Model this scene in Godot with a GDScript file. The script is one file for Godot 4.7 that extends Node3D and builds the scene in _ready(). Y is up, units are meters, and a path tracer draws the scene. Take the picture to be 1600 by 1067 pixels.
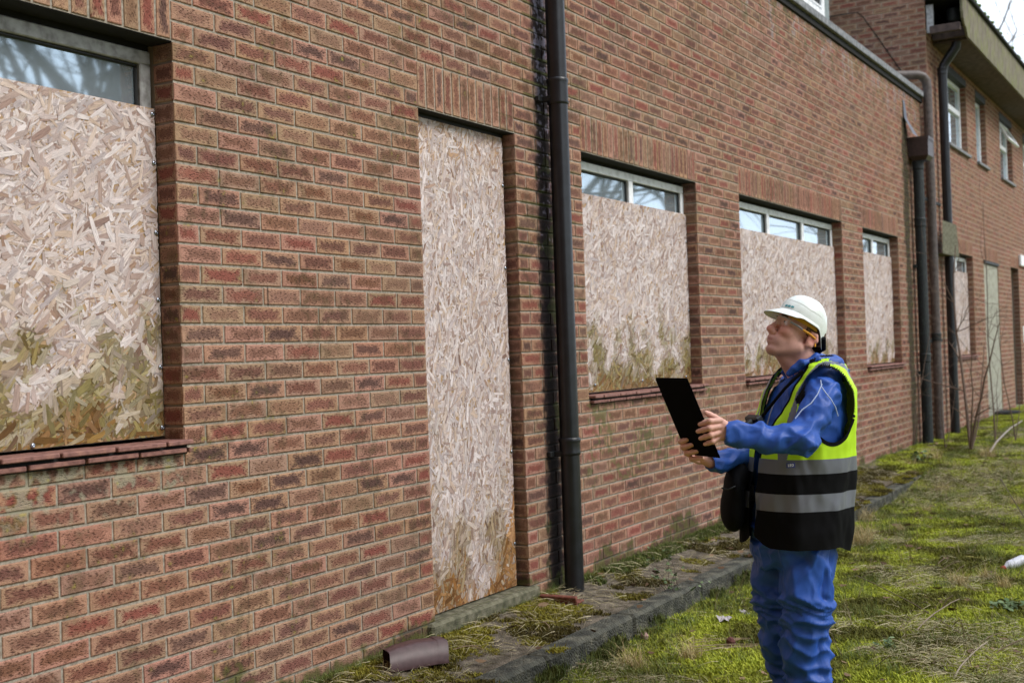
extends Node3D
# Boarded-up brick building with a surveyor. Units are metres; x runs along the wall, y up, z out from the wall (wall face at z = 0).

var rng := RandomNumberGenerator.new()
var names := {}
var M := {}

# ---- camera: solved from the brick coursing (75 mm courses, 225 mm bricks) ----
const FPX := 1885.0
const CAM := Vector3(-3.1907, 1.342, 3.3306)
var cam_r: Vector3
var cam_u: Vector3
var cam_f: Vector3

func solve_camera() -> void:
	var yaw := 1.0313
	var pitch := 0.0086
	var roll := -0.0339
	cam_f = Vector3(sin(yaw) * cos(pitch), sin(pitch), -cos(yaw) * cos(pitch))
	var r := Vector3(cos(yaw), 0, sin(yaw))
	var u := r.cross(cam_f)
	cam_r = r * cos(roll) + u * sin(roll)
	cam_u = u * cos(roll) - r * sin(roll)

func ray(u: float, v: float) -> Vector3:
	return cam_f + cam_r * (u - 800.0) / FPX - cam_u * (v - 533.5) / FPX

func at(u: float, v: float, depth: float) -> Vector3:
	return CAM + ray(u, v) * depth

func on_z(u: float, v: float, z: float) -> Vector3:
	var d := ray(u, v)
	return CAM + d * ((z - CAM.z) / d.z)

func on_y(u: float, v: float, y: float) -> Vector3:
	var d := ray(u, v)
	return CAM + d * ((y - CAM.y) / d.y)

func on_ground(u: float, v: float) -> Vector3:
	var y := -0.17
	var p := on_y(u, v, y)
	for k in 6:
		y = ground_height(p.x, p.z)
		p = on_y(u, v, y)
	return p

func depth_of(p: Vector3) -> float:
	return (p - CAM).dot(cam_f)

func pixel(p: Vector3) -> Vector2:
	var d := p - CAM
	var z := d.dot(cam_f)
	return Vector2(800.0 + FPX * d.dot(cam_r) / z, 533.5 - FPX * d.dot(cam_u) / z)

# ---- naming ----
func numbered(called: String) -> String:
	var n: int = names.get(called, 0)
	names[called] = n + 1
	return called if n == 0 else "%s_%03d" % [called, n]

func tag(o: Node, label := "", category := "", group := "", kind := "") -> Node:
	if label: o.set_meta("label", label)
	if category: o.set_meta("category", category)
	if group: o.set_meta("group", group)
	if kind: o.set_meta("kind", kind)
	return o

func thing(called: String, label: String, category: String, where := Vector3.ZERO, turn := 0.0, group := "") -> Node3D:
	var o := Node3D.new()
	o.name = numbered(called)
	add_child(o)
	o.position = where
	o.rotation.y = turn
	tag(o, label, category, group)
	return o

func put(mb, called: String, mat: Material, parent: Node = self, kind := "") -> MeshInstance3D:
	var o := MeshInstance3D.new()
	o.mesh = mb.mesh() if mb is MB else mb
	o.name = numbered(called) if parent == self else called
	parent.add_child(o, true)
	o.material_override = mat
	if kind: o.set_meta("kind", kind)
	return o

# ---- mesh builder: keeps explicit normals and winds every face clockwise seen from its normal ----
class MB:
	var v := PackedVector3Array()
	var n := PackedVector3Array()
	var t := PackedVector2Array()
	var t2 := PackedVector2Array()
	var c := PackedColorArray()
	var i := PackedInt32Array()
	var col := Color.WHITE
	var use2 := false
	func vert(p: Vector3, nn: Vector3, uv := Vector2.ZERO, uv2 := Vector2.ZERO) -> int:
		v.append(p); n.append(nn); t.append(uv); t2.append(uv2); c.append(col)
		return v.size() - 1
	func tri(a: int, b: int, d: int) -> void:
		var g := (v[b] - v[a]).cross(v[d] - v[a])
		if g.dot(n[a] + n[b] + n[d]) > 0.0:
			i.append(a); i.append(d); i.append(b)
		else:
			i.append(a); i.append(b); i.append(d)
	func quad(a: Vector3, b: Vector3, d: Vector3, e: Vector3, away: Vector3, uva := Vector2(0, 0), uvb := Vector2(1, 0), uvd := Vector2(1, 1), uve := Vector2(0, 1)) -> void:
		# flat quad; away is a point behind it, so that the normal points from there
		var nn := (b - a).cross(d - a)
		if nn.length_squared() < 1e-16: nn = (d - a).cross(e - a)
		nn = nn.normalized()
		if nn.dot((a + b + d + e) * 0.25 - away) < 0.0: nn = -nn
		var k := v.size()
		vert(a, nn, uva, Vector2.ZERO); vert(b, nn, uvb, Vector2.ZERO); vert(d, nn, uvd, Vector2.ZERO); vert(e, nn, uve, Vector2.ZERO)
		tri(k, k + 1, k + 2); tri(k, k + 2, k + 3)
	func box(lo: Vector3, hi: Vector3, bev := 0.0) -> void:
		hexa(lo, hi, bev, Transform3D.IDENTITY)
	func hexa(lo: Vector3, hi: Vector3, bev: float, xf: Transform3D) -> void:
		# box with chamfered edges
		var ce := (lo + hi) * 0.5
		var h := (hi - lo) * 0.5
		var bb := minf(bev, minf(h.x, minf(h.y, h.z)) * 0.9)
		var w := xf * ce
		for ax in 3:
			for s in [-1.0, 1.0]:
				var u := (ax + 1) % 3
				var q := (ax + 2) % 3
				var pts := []
				for k in [[-1, -1], [1, -1], [1, 1], [-1, 1]]:
					var p := ce
					p[ax] += s * h[ax]
					p[u] += k[0] * (h[u] - bb)
					p[q] += k[1] * (h[q] - bb)
					pts.append(xf * p)
				var su := h[u] * 2.0
				var sq := h[q] * 2.0
				quad(pts[0], pts[1], pts[2], pts[3], w, Vector2(0, 0), Vector2(su, 0), Vector2(su, sq), Vector2(0, sq))
		if bb > 0.0:
			for ax in 3:
				var u := (ax + 1) % 3
				var q := (ax + 2) % 3
				for k in [[-1, -1], [1, -1], [1, 1], [-1, 1]]:
					var pts := []
					for e in [[-1, 0], [1, 0], [1, 1], [-1, 1]]:
						var p := ce
						p[ax] += e[0] * (h[ax] - bb)
						p[u] += k[0] * (h[u] - (bb if e[1] == 0 else 0.0))
						p[q] += k[1] * (h[q] - (0.0 if e[1] == 0 else bb))
						pts.append(xf * p)
					quad(pts[0], pts[1], pts[2], pts[3], w, Vector2(0, 0), Vector2(h[ax] * 2, 0), Vector2(h[ax] * 2, bb), Vector2(0, bb))
			for a in [-1, 1]:
				for b in [-1, 1]:
					for d in [-1, 1]:
						var p1 := ce + Vector3(a * h.x, b * (h.y - bb), d * (h.z - bb))
						var p2 := ce + Vector3(a * (h.x - bb), b * h.y, d * (h.z - bb))
						var p3 := ce + Vector3(a * (h.x - bb), b * (h.y - bb), d * h.z)
						var nn := xf.basis * Vector3(a, b, d).normalized()
						var k := v.size()
						vert(xf * p1, nn); vert(xf * p2, nn); vert(xf * p3, nn)
						tri(k, k + 1, k + 2)
	func tube(pts: Array, radii: Array, sides := 8, cap := true, sx := 1.0) -> void:
		# swept tube through points, smooth normals
		var prev := Vector3.ZERO
		var rings := []
		var dist := 0.0
		for k in pts.size():
			var d: Vector3 = (pts[mini(k + 1, pts.size() - 1)] - pts[maxi(k - 1, 0)]).normalized()
			var s := prev
			if s == Vector3.ZERO:
				s = d.cross(Vector3.UP if absf(d.y) < 0.9 else Vector3.RIGHT)
			s = (s - d * s.dot(d)).normalized()
			prev = s
			var w := d.cross(s)
			if k > 0: dist += (pts[k] - pts[k - 1]).length()
			var ring := PackedInt32Array()
			for j in sides + 1:
				var an := TAU * j / sides
				var o := s * cos(an) * sx + w * sin(an)
				ring.append(vert(pts[k] + o * radii[k], o.normalized(), Vector2(float(j) / sides, dist)))
			rings.append(ring)
		for k in pts.size() - 1:
			for j in sides:
				tri(rings[k][j], rings[k][j + 1], rings[k + 1][j + 1])
				tri(rings[k][j], rings[k + 1][j + 1], rings[k + 1][j])
		if cap:
			for e in [0, pts.size() - 1]:
				var d: Vector3 = (pts[0] - pts[1]).normalized() if e == 0 else (pts[e] - pts[e - 1]).normalized()
				var m := vert(pts[e], d)
				var ring2 := []
				for j in sides + 1: ring2.append(vert(v[rings[e][j]], d))
				for j in sides: tri(m, ring2[j], ring2[j + 1])
	func lathe(prof: Array, sides: int, xf := Transform3D.IDENTITY) -> void:
		# prof: Vector2(radius, height); smooth normals from the profile
		var rings := []
		for k in prof.size():
			var a: Vector2 = prof[maxi(k - 1, 0)]
			var b: Vector2 = prof[mini(k + 1, prof.size() - 1)]
			var d := (b - a).normalized()
			var nn := Vector2(d.y, -d.x)
			var ring := []
			for j in sides + 1:
				var an := TAU * j / sides
				ring.append(vert(xf * Vector3(prof[k].x * cos(an), prof[k].y, prof[k].x * sin(an)), (xf.basis * Vector3(nn.x * cos(an), nn.y, nn.x * sin(an))).normalized(), Vector2(float(j) / sides, prof[k].y)))
			rings.append(ring)
		for k in prof.size() - 1:
			for j in sides:
				tri(rings[k][j], rings[k][j + 1], rings[k + 1][j + 1])
				tri(rings[k][j], rings[k + 1][j + 1], rings[k + 1][j])
	func smooth(pos: PackedVector3Array, tris: PackedInt32Array, cols = null) -> void:
		# indexed surface whose normals are averaged; tris wound so that (b-a)x(d-a) points outwards
		var nn := PackedVector3Array()
		nn.resize(pos.size())
		for k in range(0, tris.size(), 3):
			var g := (pos[tris[k + 1]] - pos[tris[k]]).cross(pos[tris[k + 2]] - pos[tris[k]])
			nn[tris[k]] += g; nn[tris[k + 1]] += g; nn[tris[k + 2]] += g
		var base := v.size()
		for k in pos.size():
			if cols != null: col = cols[k]
			vert(pos[k], nn[k].normalized(), Vector2(pos[k].x, pos[k].y))
		for k in range(0, tris.size(), 3):
			i.append(base + tris[k]); i.append(base + tris[k + 2]); i.append(base + tris[k + 1])
	func mesh() -> ArrayMesh:
		var a := []
		a.resize(Mesh.ARRAY_MAX)
		a[Mesh.ARRAY_VERTEX] = v
		a[Mesh.ARRAY_NORMAL] = n
		a[Mesh.ARRAY_TEX_UV] = t
		if use2: a[Mesh.ARRAY_TEX_UV2] = t2
		a[Mesh.ARRAY_COLOR] = c
		a[Mesh.ARRAY_INDEX] = i
		var m := ArrayMesh.new()
		m.add_surface_from_arrays(Mesh.PRIMITIVE_TRIANGLES, a)
		return m

# ---- materials ----
func mat(called: String, color: Color, rough := 0.8, metal := 0.0) -> StandardMaterial3D:
	var m := StandardMaterial3D.new()
	m.resource_name = called
	m.albedo_color = color
	m.roughness = rough
	m.metallic = metal
	M[called] = m
	return m

func noise(freq: float, seed_: int, type := FastNoiseLite.TYPE_SIMPLEX_SMOOTH, octaves := 4) -> FastNoiseLite:
	var f := FastNoiseLite.new()
	f.noise_type = type
	f.frequency = freq
	f.seed = seed_
	f.fractal_type = FastNoiseLite.FRACTAL_FBM
	f.fractal_octaves = octaves
	return f

func noise_tex(freq: float, seed_: int, stops: Array, size := 512, type := FastNoiseLite.TYPE_SIMPLEX_SMOOTH, octaves := 5) -> NoiseTexture2D:
	var t := NoiseTexture2D.new()
	t.width = size
	t.height = size
	t.seamless = true
	t.noise = noise(freq, seed_, type, octaves)
	if stops:
		var g := Gradient.new()
		g.offsets = PackedFloat32Array(stops.map(func(s): return s[0]))
		g.colors = PackedColorArray(stops.map(func(s): return s[1]))
		t.color_ramp = g
	return t

func triplanar(m: StandardMaterial3D, scale: float) -> StandardMaterial3D:
	m.uv1_triplanar = true
	m.uv1_world_triplanar = true
	m.uv1_scale = Vector3.ONE * scale
	return m

func bump(m: StandardMaterial3D, tex: Texture2D, strength: float) -> StandardMaterial3D:
	m.normal_enabled = true
	m.normal_texture = tex
	m.normal_scale = strength
	return m

func relief(img: Image, strength: float) -> ImageTexture:
	var q := img.duplicate()
	q.convert(Image.FORMAT_RGBA8)
	q.bump_map_to_normal_map(strength)
	return ImageTexture.create_from_image(q)

func noise_relief(freq: float, seed_: int, strength: float, size := 512) -> NoiseTexture2D:
	var t := noise_tex(freq, seed_, [], size, FastNoiseLite.TYPE_SIMPLEX, 4)
	t.as_normal_map = true
	t.bump_strength = strength
	return t

func srgb(r: float, g: float, b: float) -> Color:
	return Color(r / 255.0, g / 255.0, b / 255.0)

func lin(r: float, g: float, b: float) -> Color:
	return srgb(r, g, b).srgb_to_linear()

func _ready() -> void:
	rng.seed = 7
	solve_camera()
	# ---- camera ----
	var cam := Camera3D.new()
	cam.name = "camera"
	add_child(cam)
	cam.transform = Transform3D(Basis(cam_r, cam_u, -cam_f), CAM)
	var lens := CameraAttributesPhysical.new()
	lens.frustum_focal_length = 12.0 / (533.5 / FPX)
	lens.frustum_focus_distance = 5.15
	lens.frustum_near = 0.05
	lens.frustum_far = 900.0
	lens.exposure_aperture = 3.6
	cam.attributes = lens
	cam.current = true
	# ---- sky, sun, exposure ----
	var env := Environment.new()
	var sky := Sky.new()
	var air := ProceduralSkyMaterial.new()
	air.sky_top_color = Color(0.885, 0.935, 1.0)
	air.sky_horizon_color = Color(0.91, 0.95, 1.0)
	air.sky_curve = 0.3
	air.ground_bottom_color = Color(0.25, 0.25, 0.2)
	air.ground_horizon_color = Color(0.5, 0.5, 0.48)
	air.sun_angle_max = 1.0
	sky.sky_material = air
	env.background_mode = Environment.BG_SKY
	env.sky = sky
	env.background_energy_multiplier = 0.92
	env.tonemap_mode = Environment.TONE_MAPPER_LINEAR
	env.tonemap_exposure = 1.92
	env.sdfgi_enabled = true
	env.ssao_enabled = true
	env.ssil_enabled = true
	var we := WorldEnvironment.new()
	we.name = "world"
	we.environment = env
	add_child(we)
	var sun := DirectionalLight3D.new()
	sun.name = "sun"
	sun.light_energy = 0.55
	sun.light_color = Color(1.0, 0.99, 0.975)
	sun.light_angular_distance = 30.0
	sun.shadow_enabled = true
	add_child(sun)
	sun.look_at_from_position(Vector3(0.12, 0.7, 0.7), Vector3.ZERO)
	# ---- the place ----
	materials()
	ground()
	low_building()
	light_block()
	tall_building()
	pipes()
	vegetation()
	litter()
	trees()
	surveyor()

# ================= materials =================
const COLS := 8
const ROWS := 8
const CW := 192
const CH := 60

func smooths(a: float, b: float, x: float) -> float:
	var k := clampf((x - a) / (b - a), 0.0, 1.0)
	return k * k * (3.0 - 2.0 * k)

func brick_images() -> Array:
	# rustic facing bricks: sanded buff arrises round a dragged red-brown face
	var w := COLS * CW
	var h := ROWS * CH
	var coarse := noise(0.022, 3).get_image(w, h).get_data()
	var drag := noise(0.055, 5, FastNoiseLite.TYPE_SIMPLEX_SMOOTH, 4).get_image(w, h * 3).get_data()
	var fine := noise(0.28, 9, FastNoiseLite.TYPE_SIMPLEX, 3).get_image(w, h).get_data()
	var out := PackedByteArray()
	out.resize(w * h * 3)
	var hi := PackedByteArray()
	hi.resize(w * h)
	var r := RandomNumberGenerator.new()
	r.seed = 21
	for cy in ROWS:
		for cx in COLS:
			var kind := (cy * COLS + cx) % 8
			var buff := Vector3(r.randf_range(162, 174), r.randf_range(129, 137), r.randf_range(107, 115))
			var core := Vector3(r.randf_range(115, 126), r.randf_range(80, 87), r.randf_range(67, 74))
			var strength := r.randf_range(0.72, 1.0)
			var wide := r.randf_range(8.0, 13.0)
			if kind == 5:
				core = Vector3(136, 80, 70)
			elif kind == 6:
				core = Vector3(96, 71, 65)
			elif kind == 7:
				strength = 0.5
			var shx := r.randf_range(-7.0, 7.0)
			for y in CH:
				var ym := minf(y, CH - 1 - y) * 1.08
				for x in CW:
					var gx := cx * CW + x
					var gy := cy * CH + y
					var at_ := gy * w + gx
					var e := minf(minf(x + shx, CW - 1 - x - shx) * 1.12 * 0.5, ym)
					var co := coarse[at_] / 255.0
					var dr := drag[(gy * 3) * w + gx] / 255.0
					var fi := fine[at_] / 255.0
					var m := smooths(wide - 9.0, wide + 12.0, e + (co - 0.5) * 20.0 + (dr - 0.5) * 22.0) * strength
					var pit := smooths(0.60, 0.80, dr + (fi - 0.5) * 0.22) * (0.22 + 0.78 * smooths(1.0, 12.0, e + (co - 0.5) * 14.0))
					var p := buff.lerp(core, m)
					p *= 0.88 + 0.26 * fi
					p = p.lerp(Vector3(56, 40, 34), pit * 0.58)
					var o := at_ * 3
					out[o] = int(clampf(p.x, 0, 255)); out[o + 1] = int(clampf(p.y, 0, 255)); out[o + 2] = int(clampf(p.z, 0, 255))
					hi[at_] = int(clampf(150.0 + 80.0 * (fi - 0.5) - 130.0 * pit + 60.0 * (co - 0.5) - 30.0 * (1.0 - smooths(0.0, 3.0, e)), 0, 255))
	return [Image.create_from_data(w, h, false, Image.FORMAT_RGB8, out), Image.create_from_data(w, h, false, Image.FORMAT_L8, hi)]

# stains on the long wall: one map in wall metres, x -4..13, y -0.1..4.4
const SW := 2048
const SH := 542
func stain_image() -> Image:
	var out := PackedByteArray()
	out.resize(SW * SH * 4)
	out.fill(0)
	var a := noise(0.02, 31).get_image(SW, SH).get_data()
	var b := noise(0.11, 32, FastNoiseLite.TYPE_SIMPLEX, 4).get_image(SW, SH).get_data()
	var drip := noise(0.045, 33, FastNoiseLite.TYPE_SIMPLEX, 3).get_image(SW, 16).get_data()
	# each region: x0, x1, y0, y1, what
	var regions := [[-4.0, 12.7, -0.1, 4.36, 8], [2.55, 3.05, -0.1, 4.4, 0], [-1.9, -0.01, 0.72, 1.06, 1], [-4.0, 13.0, -0.1, 0.26, 2], [3.4, 12.7, 3.75, 4.36, 3], [11.3, 12.7, -0.1, 4.0, 4], [2.2, 3.7, 1.6, 4.4, 5], [3.2, 5.2, 0.5, 1.06, 6], [-4.0, 0.6, -0.1, 4.4, 7], [0.6, 2.0, 2.1, 4.4, 7]]
	for g in regions:
		var px0 := int((g[0] + 4.0) / 17.0 * SW)
		var px1 := int((g[1] + 4.0) / 17.0 * SW)
		var py0 := clampi(int((4.4 - g[3]) / 4.5 * SH), 0, SH)
		var py1 := clampi(int((4.4 - g[2]) / 4.5 * SH), 0, SH)
		for py in range(py0, py1):
			var y := 4.4 - (py + 0.5) / SH * 4.5
			for px in range(px0, mini(px1, SW)):
				var x := (px + 0.5) / SW * 17.0 - 4.0
				var k := py * SW + px
				var na := a[k] / 255.0
				var nb := b[k] / 255.0
				var col := Vector3.ZERO
				var al := 0.0
				match g[4]:
					0: # black slime beside the leaking downpipe, with pale limescale flecks
						var d := absf(x - 2.79) - 0.085 + (na - 0.5) * 0.05 + (nb - 0.5) * 0.06
						al = 0.94 * (1.0 - smooths(-0.025, 0.045, d))
						col = Vector3(21, 20, 24)
						if y > 1.9 and nb + 0.25 * na > 0.66 + 0.25 * smooths(3.2, 2.0, y): col = Vector3(118, 122, 142)
						elif na < 0.33: col = Vector3(42, 50, 26)
					1: # lime and lichen under the sill
						al = 0.62 * smooths(0.54, 0.66, na * 0.55 + nb * 0.45) * smooths(0.74, 0.92, y)
						col = Vector3(168, 164, 144) if nb > 0.45 else Vector3(122, 118, 70)
						if al < 0.05:
							al = 0.5 * smooths(0.9, 1.02, y + (nb - 0.5) * 0.12)
							col = Vector3(58, 54, 40)
					2: # moss and splash dirt at the foot of the wall
						al = 0.75 * (1.0 - smooths(0.0, 0.05, y - 0.02 - (na - 0.42) * 0.3 - (nb - 0.5) * 0.08))
						col = Vector3(78, 84, 40) if nb > 0.45 else Vector3(60, 54, 42)
					3: # runs below the coping
						var reach: float = 0.45 * smooths(0.45, 0.75, drip[px] / 255.0) + 0.1 * na
						al = 0.5 * (1.0 - smooths(reach * 0.5, reach + 0.05, 4.34 - y)) * smooths(0.3, 0.6, nb)
						col = Vector3(104, 108, 74) if na > 0.5 else Vector3(160, 158, 160)
					4: # damp behind the far hopper
						var d4 := absf(x - 11.74) - 0.13 + (na - 0.5) * 0.16 + (nb - 0.5) * 0.1
						al = 0.85 * (1.0 - smooths(-0.03, 0.05, d4))
						col = Vector3(40, 40, 36) if nb > 0.4 else Vector3(64, 72, 40)
					5: # green growth along the wet joints
						var fr := fposmod((y - 1.64) / 0.075, 1.0)
						var near := 1.0 - smooths(0.15, 0.75, absf(x - 2.79))
						if fr < 0.16 or fr > 0.95: al = near * 0.7 * smooths(0.45, 0.6, na)
						else: al = near * 0.22 * smooths(0.5, 0.65, nb)
						col = Vector3(74, 80, 34)
						if fr >= 0.16 and fr <= 0.95: col = Vector3(92, 60, 64)
					6:
						al = 0.5 * smooths(0.56, 0.66, na * 0.5 + nb * 0.5)
						col = Vector3(104, 112, 64)
					8: # grime and damp in loose patches
						al = 0.34 * smooths(0.52, 0.72, na * 0.7 + nb * 0.3) * smooths(0.25, 0.6, nb)
						col = Vector3(62, 54, 46) if nb < 0.6 else Vector3(70, 68, 44)
					7: # yellow lichen spots and soot, sparse
						if nb > 0.86 and na > 0.6:
							al = 0.55; col = Vector3(176, 162, 74)
				if al > 0.02:
					var o := k * 4
					var was := out[o + 3] / 255.0
					var tot := al + was * (1.0 - al)
					for q in 3:
						out[o + q] = int((col[q] * al + out[o + q] * was * (1.0 - al)) / maxf(tot, 1e-3))
					out[o + 3] = int(tot * 255.0)
	# open weep joints over the openings and fine cracks: x, y0, y1, wander
	for g in [[1.79, 2.80, 2.875, 0.0], [3.62, 2.80, 2.875, 0.0], [0.47, 1.565, 1.63, 0.0], [0.30, 0.10, 0.62, 0.006], [4.55, 2.80, 2.86, 0.0], [7.9, 2.9, 3.2, 0.01]]:
		for k in 120:
			var y: float = lerpf(g[1], g[2], k / 119.0)
			var x: float = g[0] + g[3] * sin(y * 21.0 + sin(y * 57.0))
			var o := (clampi(int((4.4 - y) / 4.5 * SH), 0, SH - 1) * SW + int((x + 4.0) / 17.0 * SW)) * 4
			out[o] = 26; out[o + 1] = 22; out[o + 2] = 20; out[o + 3] = 225 if g[3] == 0.0 else 110
	return Image.create_from_data(SW, SH, false, Image.FORMAT_RGBA8, out)

func wood_image() -> Image:
	# fine streaks along u for the strands of the chipboard
	var w := 256
	var h := 128
	var a := noise(0.09, 51, FastNoiseLite.TYPE_SIMPLEX, 3).get_image(w, h * 6).get_data()
	var out := PackedByteArray()
	out.resize(w * h * 3)
	for y in h:
		for x in w:
			var s := a[(y * 6) * w + x / 5] / 255.0
			var g := int(clampf(226.0 + 110.0 * (s - 0.45), 120, 255))
			var o := (y * w + x) * 3
			out[o] = g; out[o + 1] = g; out[o + 2] = mini(255, g + 2)
	return Image.create_from_data(w, h, false, Image.FORMAT_RGB8, out)

func materials() -> void:
	var bi := brick_images()
	var btex := ImageTexture.create_from_image(bi[0])
	var bh := relief(bi[1], 7.0)
	var stain := ImageTexture.create_from_image(stain_image())
	var m: StandardMaterial3D
	m = mat("brick", Color.WHITE, 0.92)
	m.albedo_texture = btex
	m.vertex_color_use_as_albedo = true
	bump(m, bh, 1.0)
	m.detail_enabled = true
	m.detail_albedo = stain
	m.detail_uv_layer = BaseMaterial3D.DETAIL_UV_2
	m.texture_repeat = false
	m.metallic_specular = 0.3
	m = mat("brick_far", Color.WHITE, 0.92)
	m.albedo_texture = btex
	m.vertex_color_use_as_albedo = true
	m.metallic_specular = 0.3
	bump(m, bh, 1.0)
	var mt := noise_tex(0.03, 61, [[0.0, srgb(116, 108, 98)], [0.45, srgb(150, 142, 130)], [1.0, srgb(176, 168, 156)]])
	m = mat("mortar", Color.WHITE, 0.95)
	m.albedo_texture = mt
	m.metallic_specular = 0.3
	m.detail_enabled = true
	m.detail_albedo = stain
	m.detail_uv_layer = BaseMaterial3D.DETAIL_UV_2
	m.uv1_scale = Vector3(3, 3, 3)
	m = triplanar(mat("mortar_far", Color.WHITE, 0.95), 2.0)
	m.albedo_texture = mt
	# concrete
	var ct := noise_tex(0.02, 71, [[0.0, srgb(54, 48, 36)], [0.4, srgb(84, 75, 62)], [0.62, srgb(108, 98, 84)], [1.0, srgb(142, 130, 113)]])
	var cb := noise_relief(0.12, 72, 5.0)
	m = triplanar(mat("concrete", Color.WHITE, 0.95), 1.1)
	m.albedo_texture = ct
	bump(m, cb, 1.0)
	m = triplanar(mat("kerb_concrete", Color.WHITE, 0.85), 0.9)
	m.albedo_texture = noise_tex(0.018, 73, [[0.0, srgb(34, 36, 26)], [0.38, srgb(58, 58, 50)], [0.6, srgb(80, 79, 68)], [1.0, srgb(122, 118, 102)]])
	bump(m, cb, 1.0)
	m = triplanar(mat("step_concrete", Color.WHITE, 0.95), 2.2)
	m.albedo_texture = noise_tex(0.014, 74, [[0.0, srgb(70, 70, 52)], [0.45, srgb(104, 102, 82)], [0.7, srgb(124, 120, 100)], [1.0, srgb(150, 146, 126)]])
	bump(m, cb, 1.2)
	m = triplanar(mat("coping_grey", Color.WHITE, 0.8), 0.8)
	m.albedo_texture = noise_tex(0.03, 75, [[0.0, srgb(76, 80, 82)], [0.5, srgb(116, 118, 122)], [1.0, srgb(150, 150, 154)]])
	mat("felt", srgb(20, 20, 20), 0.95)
	# chipboard
	m = mat("strand", Color.WHITE, 0.72)
	m.albedo_texture = ImageTexture.create_from_image(wood_image())
	m.vertex_color_use_as_albedo = true
	m.metallic_specular = 0.35
	mat("chipboard", srgb(168, 138, 104), 0.9)
	# frames and glass
	m = triplanar(mat("frame_white", Color.WHITE, 0.45), 1.0)
	m.albedo_texture = noise_tex(0.02, 76, [[0.0, srgb(206, 208, 210)], [0.5, srgb(234, 236, 240)], [1.0, srgb(242, 244, 248)]])
	m = triplanar(mat("frame_aluminium", Color.WHITE, 0.5, 0.2), 1.2)
	m.albedo_texture = noise_tex(0.03, 77, [[0.0, srgb(120, 118, 116)], [0.5, srgb(164, 164, 164)], [1.0, srgb(184, 184, 186)]])
	mat("reveal_mortar", srgb(146, 136, 124), 0.95)
	mat("gasket", srgb(24, 26, 28), 0.6)
	m = mat("glass", srgb(186, 202, 212), 0.03, 0.72)
	m.metallic_specular = 0.8
	mat("blind", srgb(84, 92, 98), 0.9)
	mat("inside", srgb(70, 74, 76), 0.95)
	mat("screw", srgb(170, 178, 190), 0.25, 0.9)
	# sill tiles
	m = triplanar(mat("sill_tile", Color.WHITE, 0.7), 1.6)
	m.albedo_texture = noise_tex(0.025, 78, [[0.0, srgb(96, 62, 56)], [0.5, srgb(132, 92, 84)], [1.0, srgb(160, 116, 100)]])
	# pipes
	m = triplanar(mat("pipe_black", Color.WHITE, 0.32), 1.0)
	m.albedo_texture = noise_tex(0.02, 79, [[0.0, srgb(18, 19, 21)], [0.5, srgb(26, 27, 31)], [1.0, srgb(38, 40, 45)]])
	m = triplanar(mat("pipe_iron", Color.WHITE, 0.6), 1.4)
	m.albedo_texture = noise_tex(0.03, 80, [[0.0, srgb(15, 18, 20)], [0.5, srgb(24, 29, 32)], [0.74, srgb(34, 44, 41)], [1.0, srgb(92, 102, 97)]])
	m = triplanar(mat("pipe_brown", Color.WHITE, 0.5), 1.0)
	m.albedo_texture = noise_tex(0.03, 81, [[0.0, srgb(58, 48, 44)], [0.5, srgb(84, 74, 70)], [1.0, srgb(108, 97, 92)]])
	m = triplanar(mat("plastic_brown", Color.WHITE, 0.45), 2.0)
	m.albedo_texture = noise_tex(0.03, 82, [[0.0, srgb(62, 42, 42)], [0.5, srgb(80, 57, 58)], [1.0, srgb(94, 70, 72)]])
	m = triplanar(mat("hopper_plum", Color.WHITE, 0.4), 2.0)
	m.albedo_texture = noise_tex(0.03, 88, [[0.0, srgb(40, 30, 28)], [0.5, srgb(55, 41, 39)], [1.0, srgb(70, 54, 51)]])
	m = triplanar(mat("terracotta", Color.WHITE, 0.8), 2.0)
	m.albedo_texture = noise_tex(0.04, 83, [[0.0, srgb(74, 42, 32)], [0.5, srgb(118, 66, 52)], [1.0, srgb(142, 88, 70)]])
	# fascia
	m = mat("fascia", Color.WHITE, 0.85)
	m.albedo_texture = noise_tex(0.02, 84, [[0.0, srgb(70, 62, 50)], [0.35, srgb(102, 94, 78)], [0.52, srgb(124, 115, 98)], [0.66, srgb(104, 106, 56)], [1.0, srgb(88, 96, 44)]])
	m.uv1_scale = Vector3(0.75, 0.22, 1)
	m = triplanar(mat("soffit", Color.WHITE, 0.9), 0.8)
	m.albedo_texture = noise_tex(0.02, 85, [[0.0, srgb(54, 44, 42)], [0.5, srgb(80, 66, 62)], [1.0, srgb(96, 80, 74)]])
	mat("moss_edge", srgb(84, 104, 44), 0.95)
	m = triplanar(mat("cladding", Color.WHITE, 0.6), 0.6)
	m.albedo_texture = noise_tex(0.02, 86, [[0.0, srgb(112, 124, 126)], [1.0, srgb(146, 156, 158)]])
	m = triplanar(mat("grey_door", Color.WHITE, 0.7), 0.7)
	m.albedo_texture = noise_tex(0.015, 87, [[0.0, srgb(120, 118, 104)], [0.5, srgb(152, 150, 134)], [1.0, srgb(170, 168, 152)]])
	mat("lead", srgb(92, 96, 108), 0.6)

# ================= buildings =================
const BASE := 1.64     # height of course 0
const COURSE := 0.075
const BRICK := 0.225

func wall_uv(p: Vector3) -> Vector2:
	return Vector2((p.x + p.z + 4.0) / 17.0, (4.4 - p.y) / 4.5)

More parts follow.
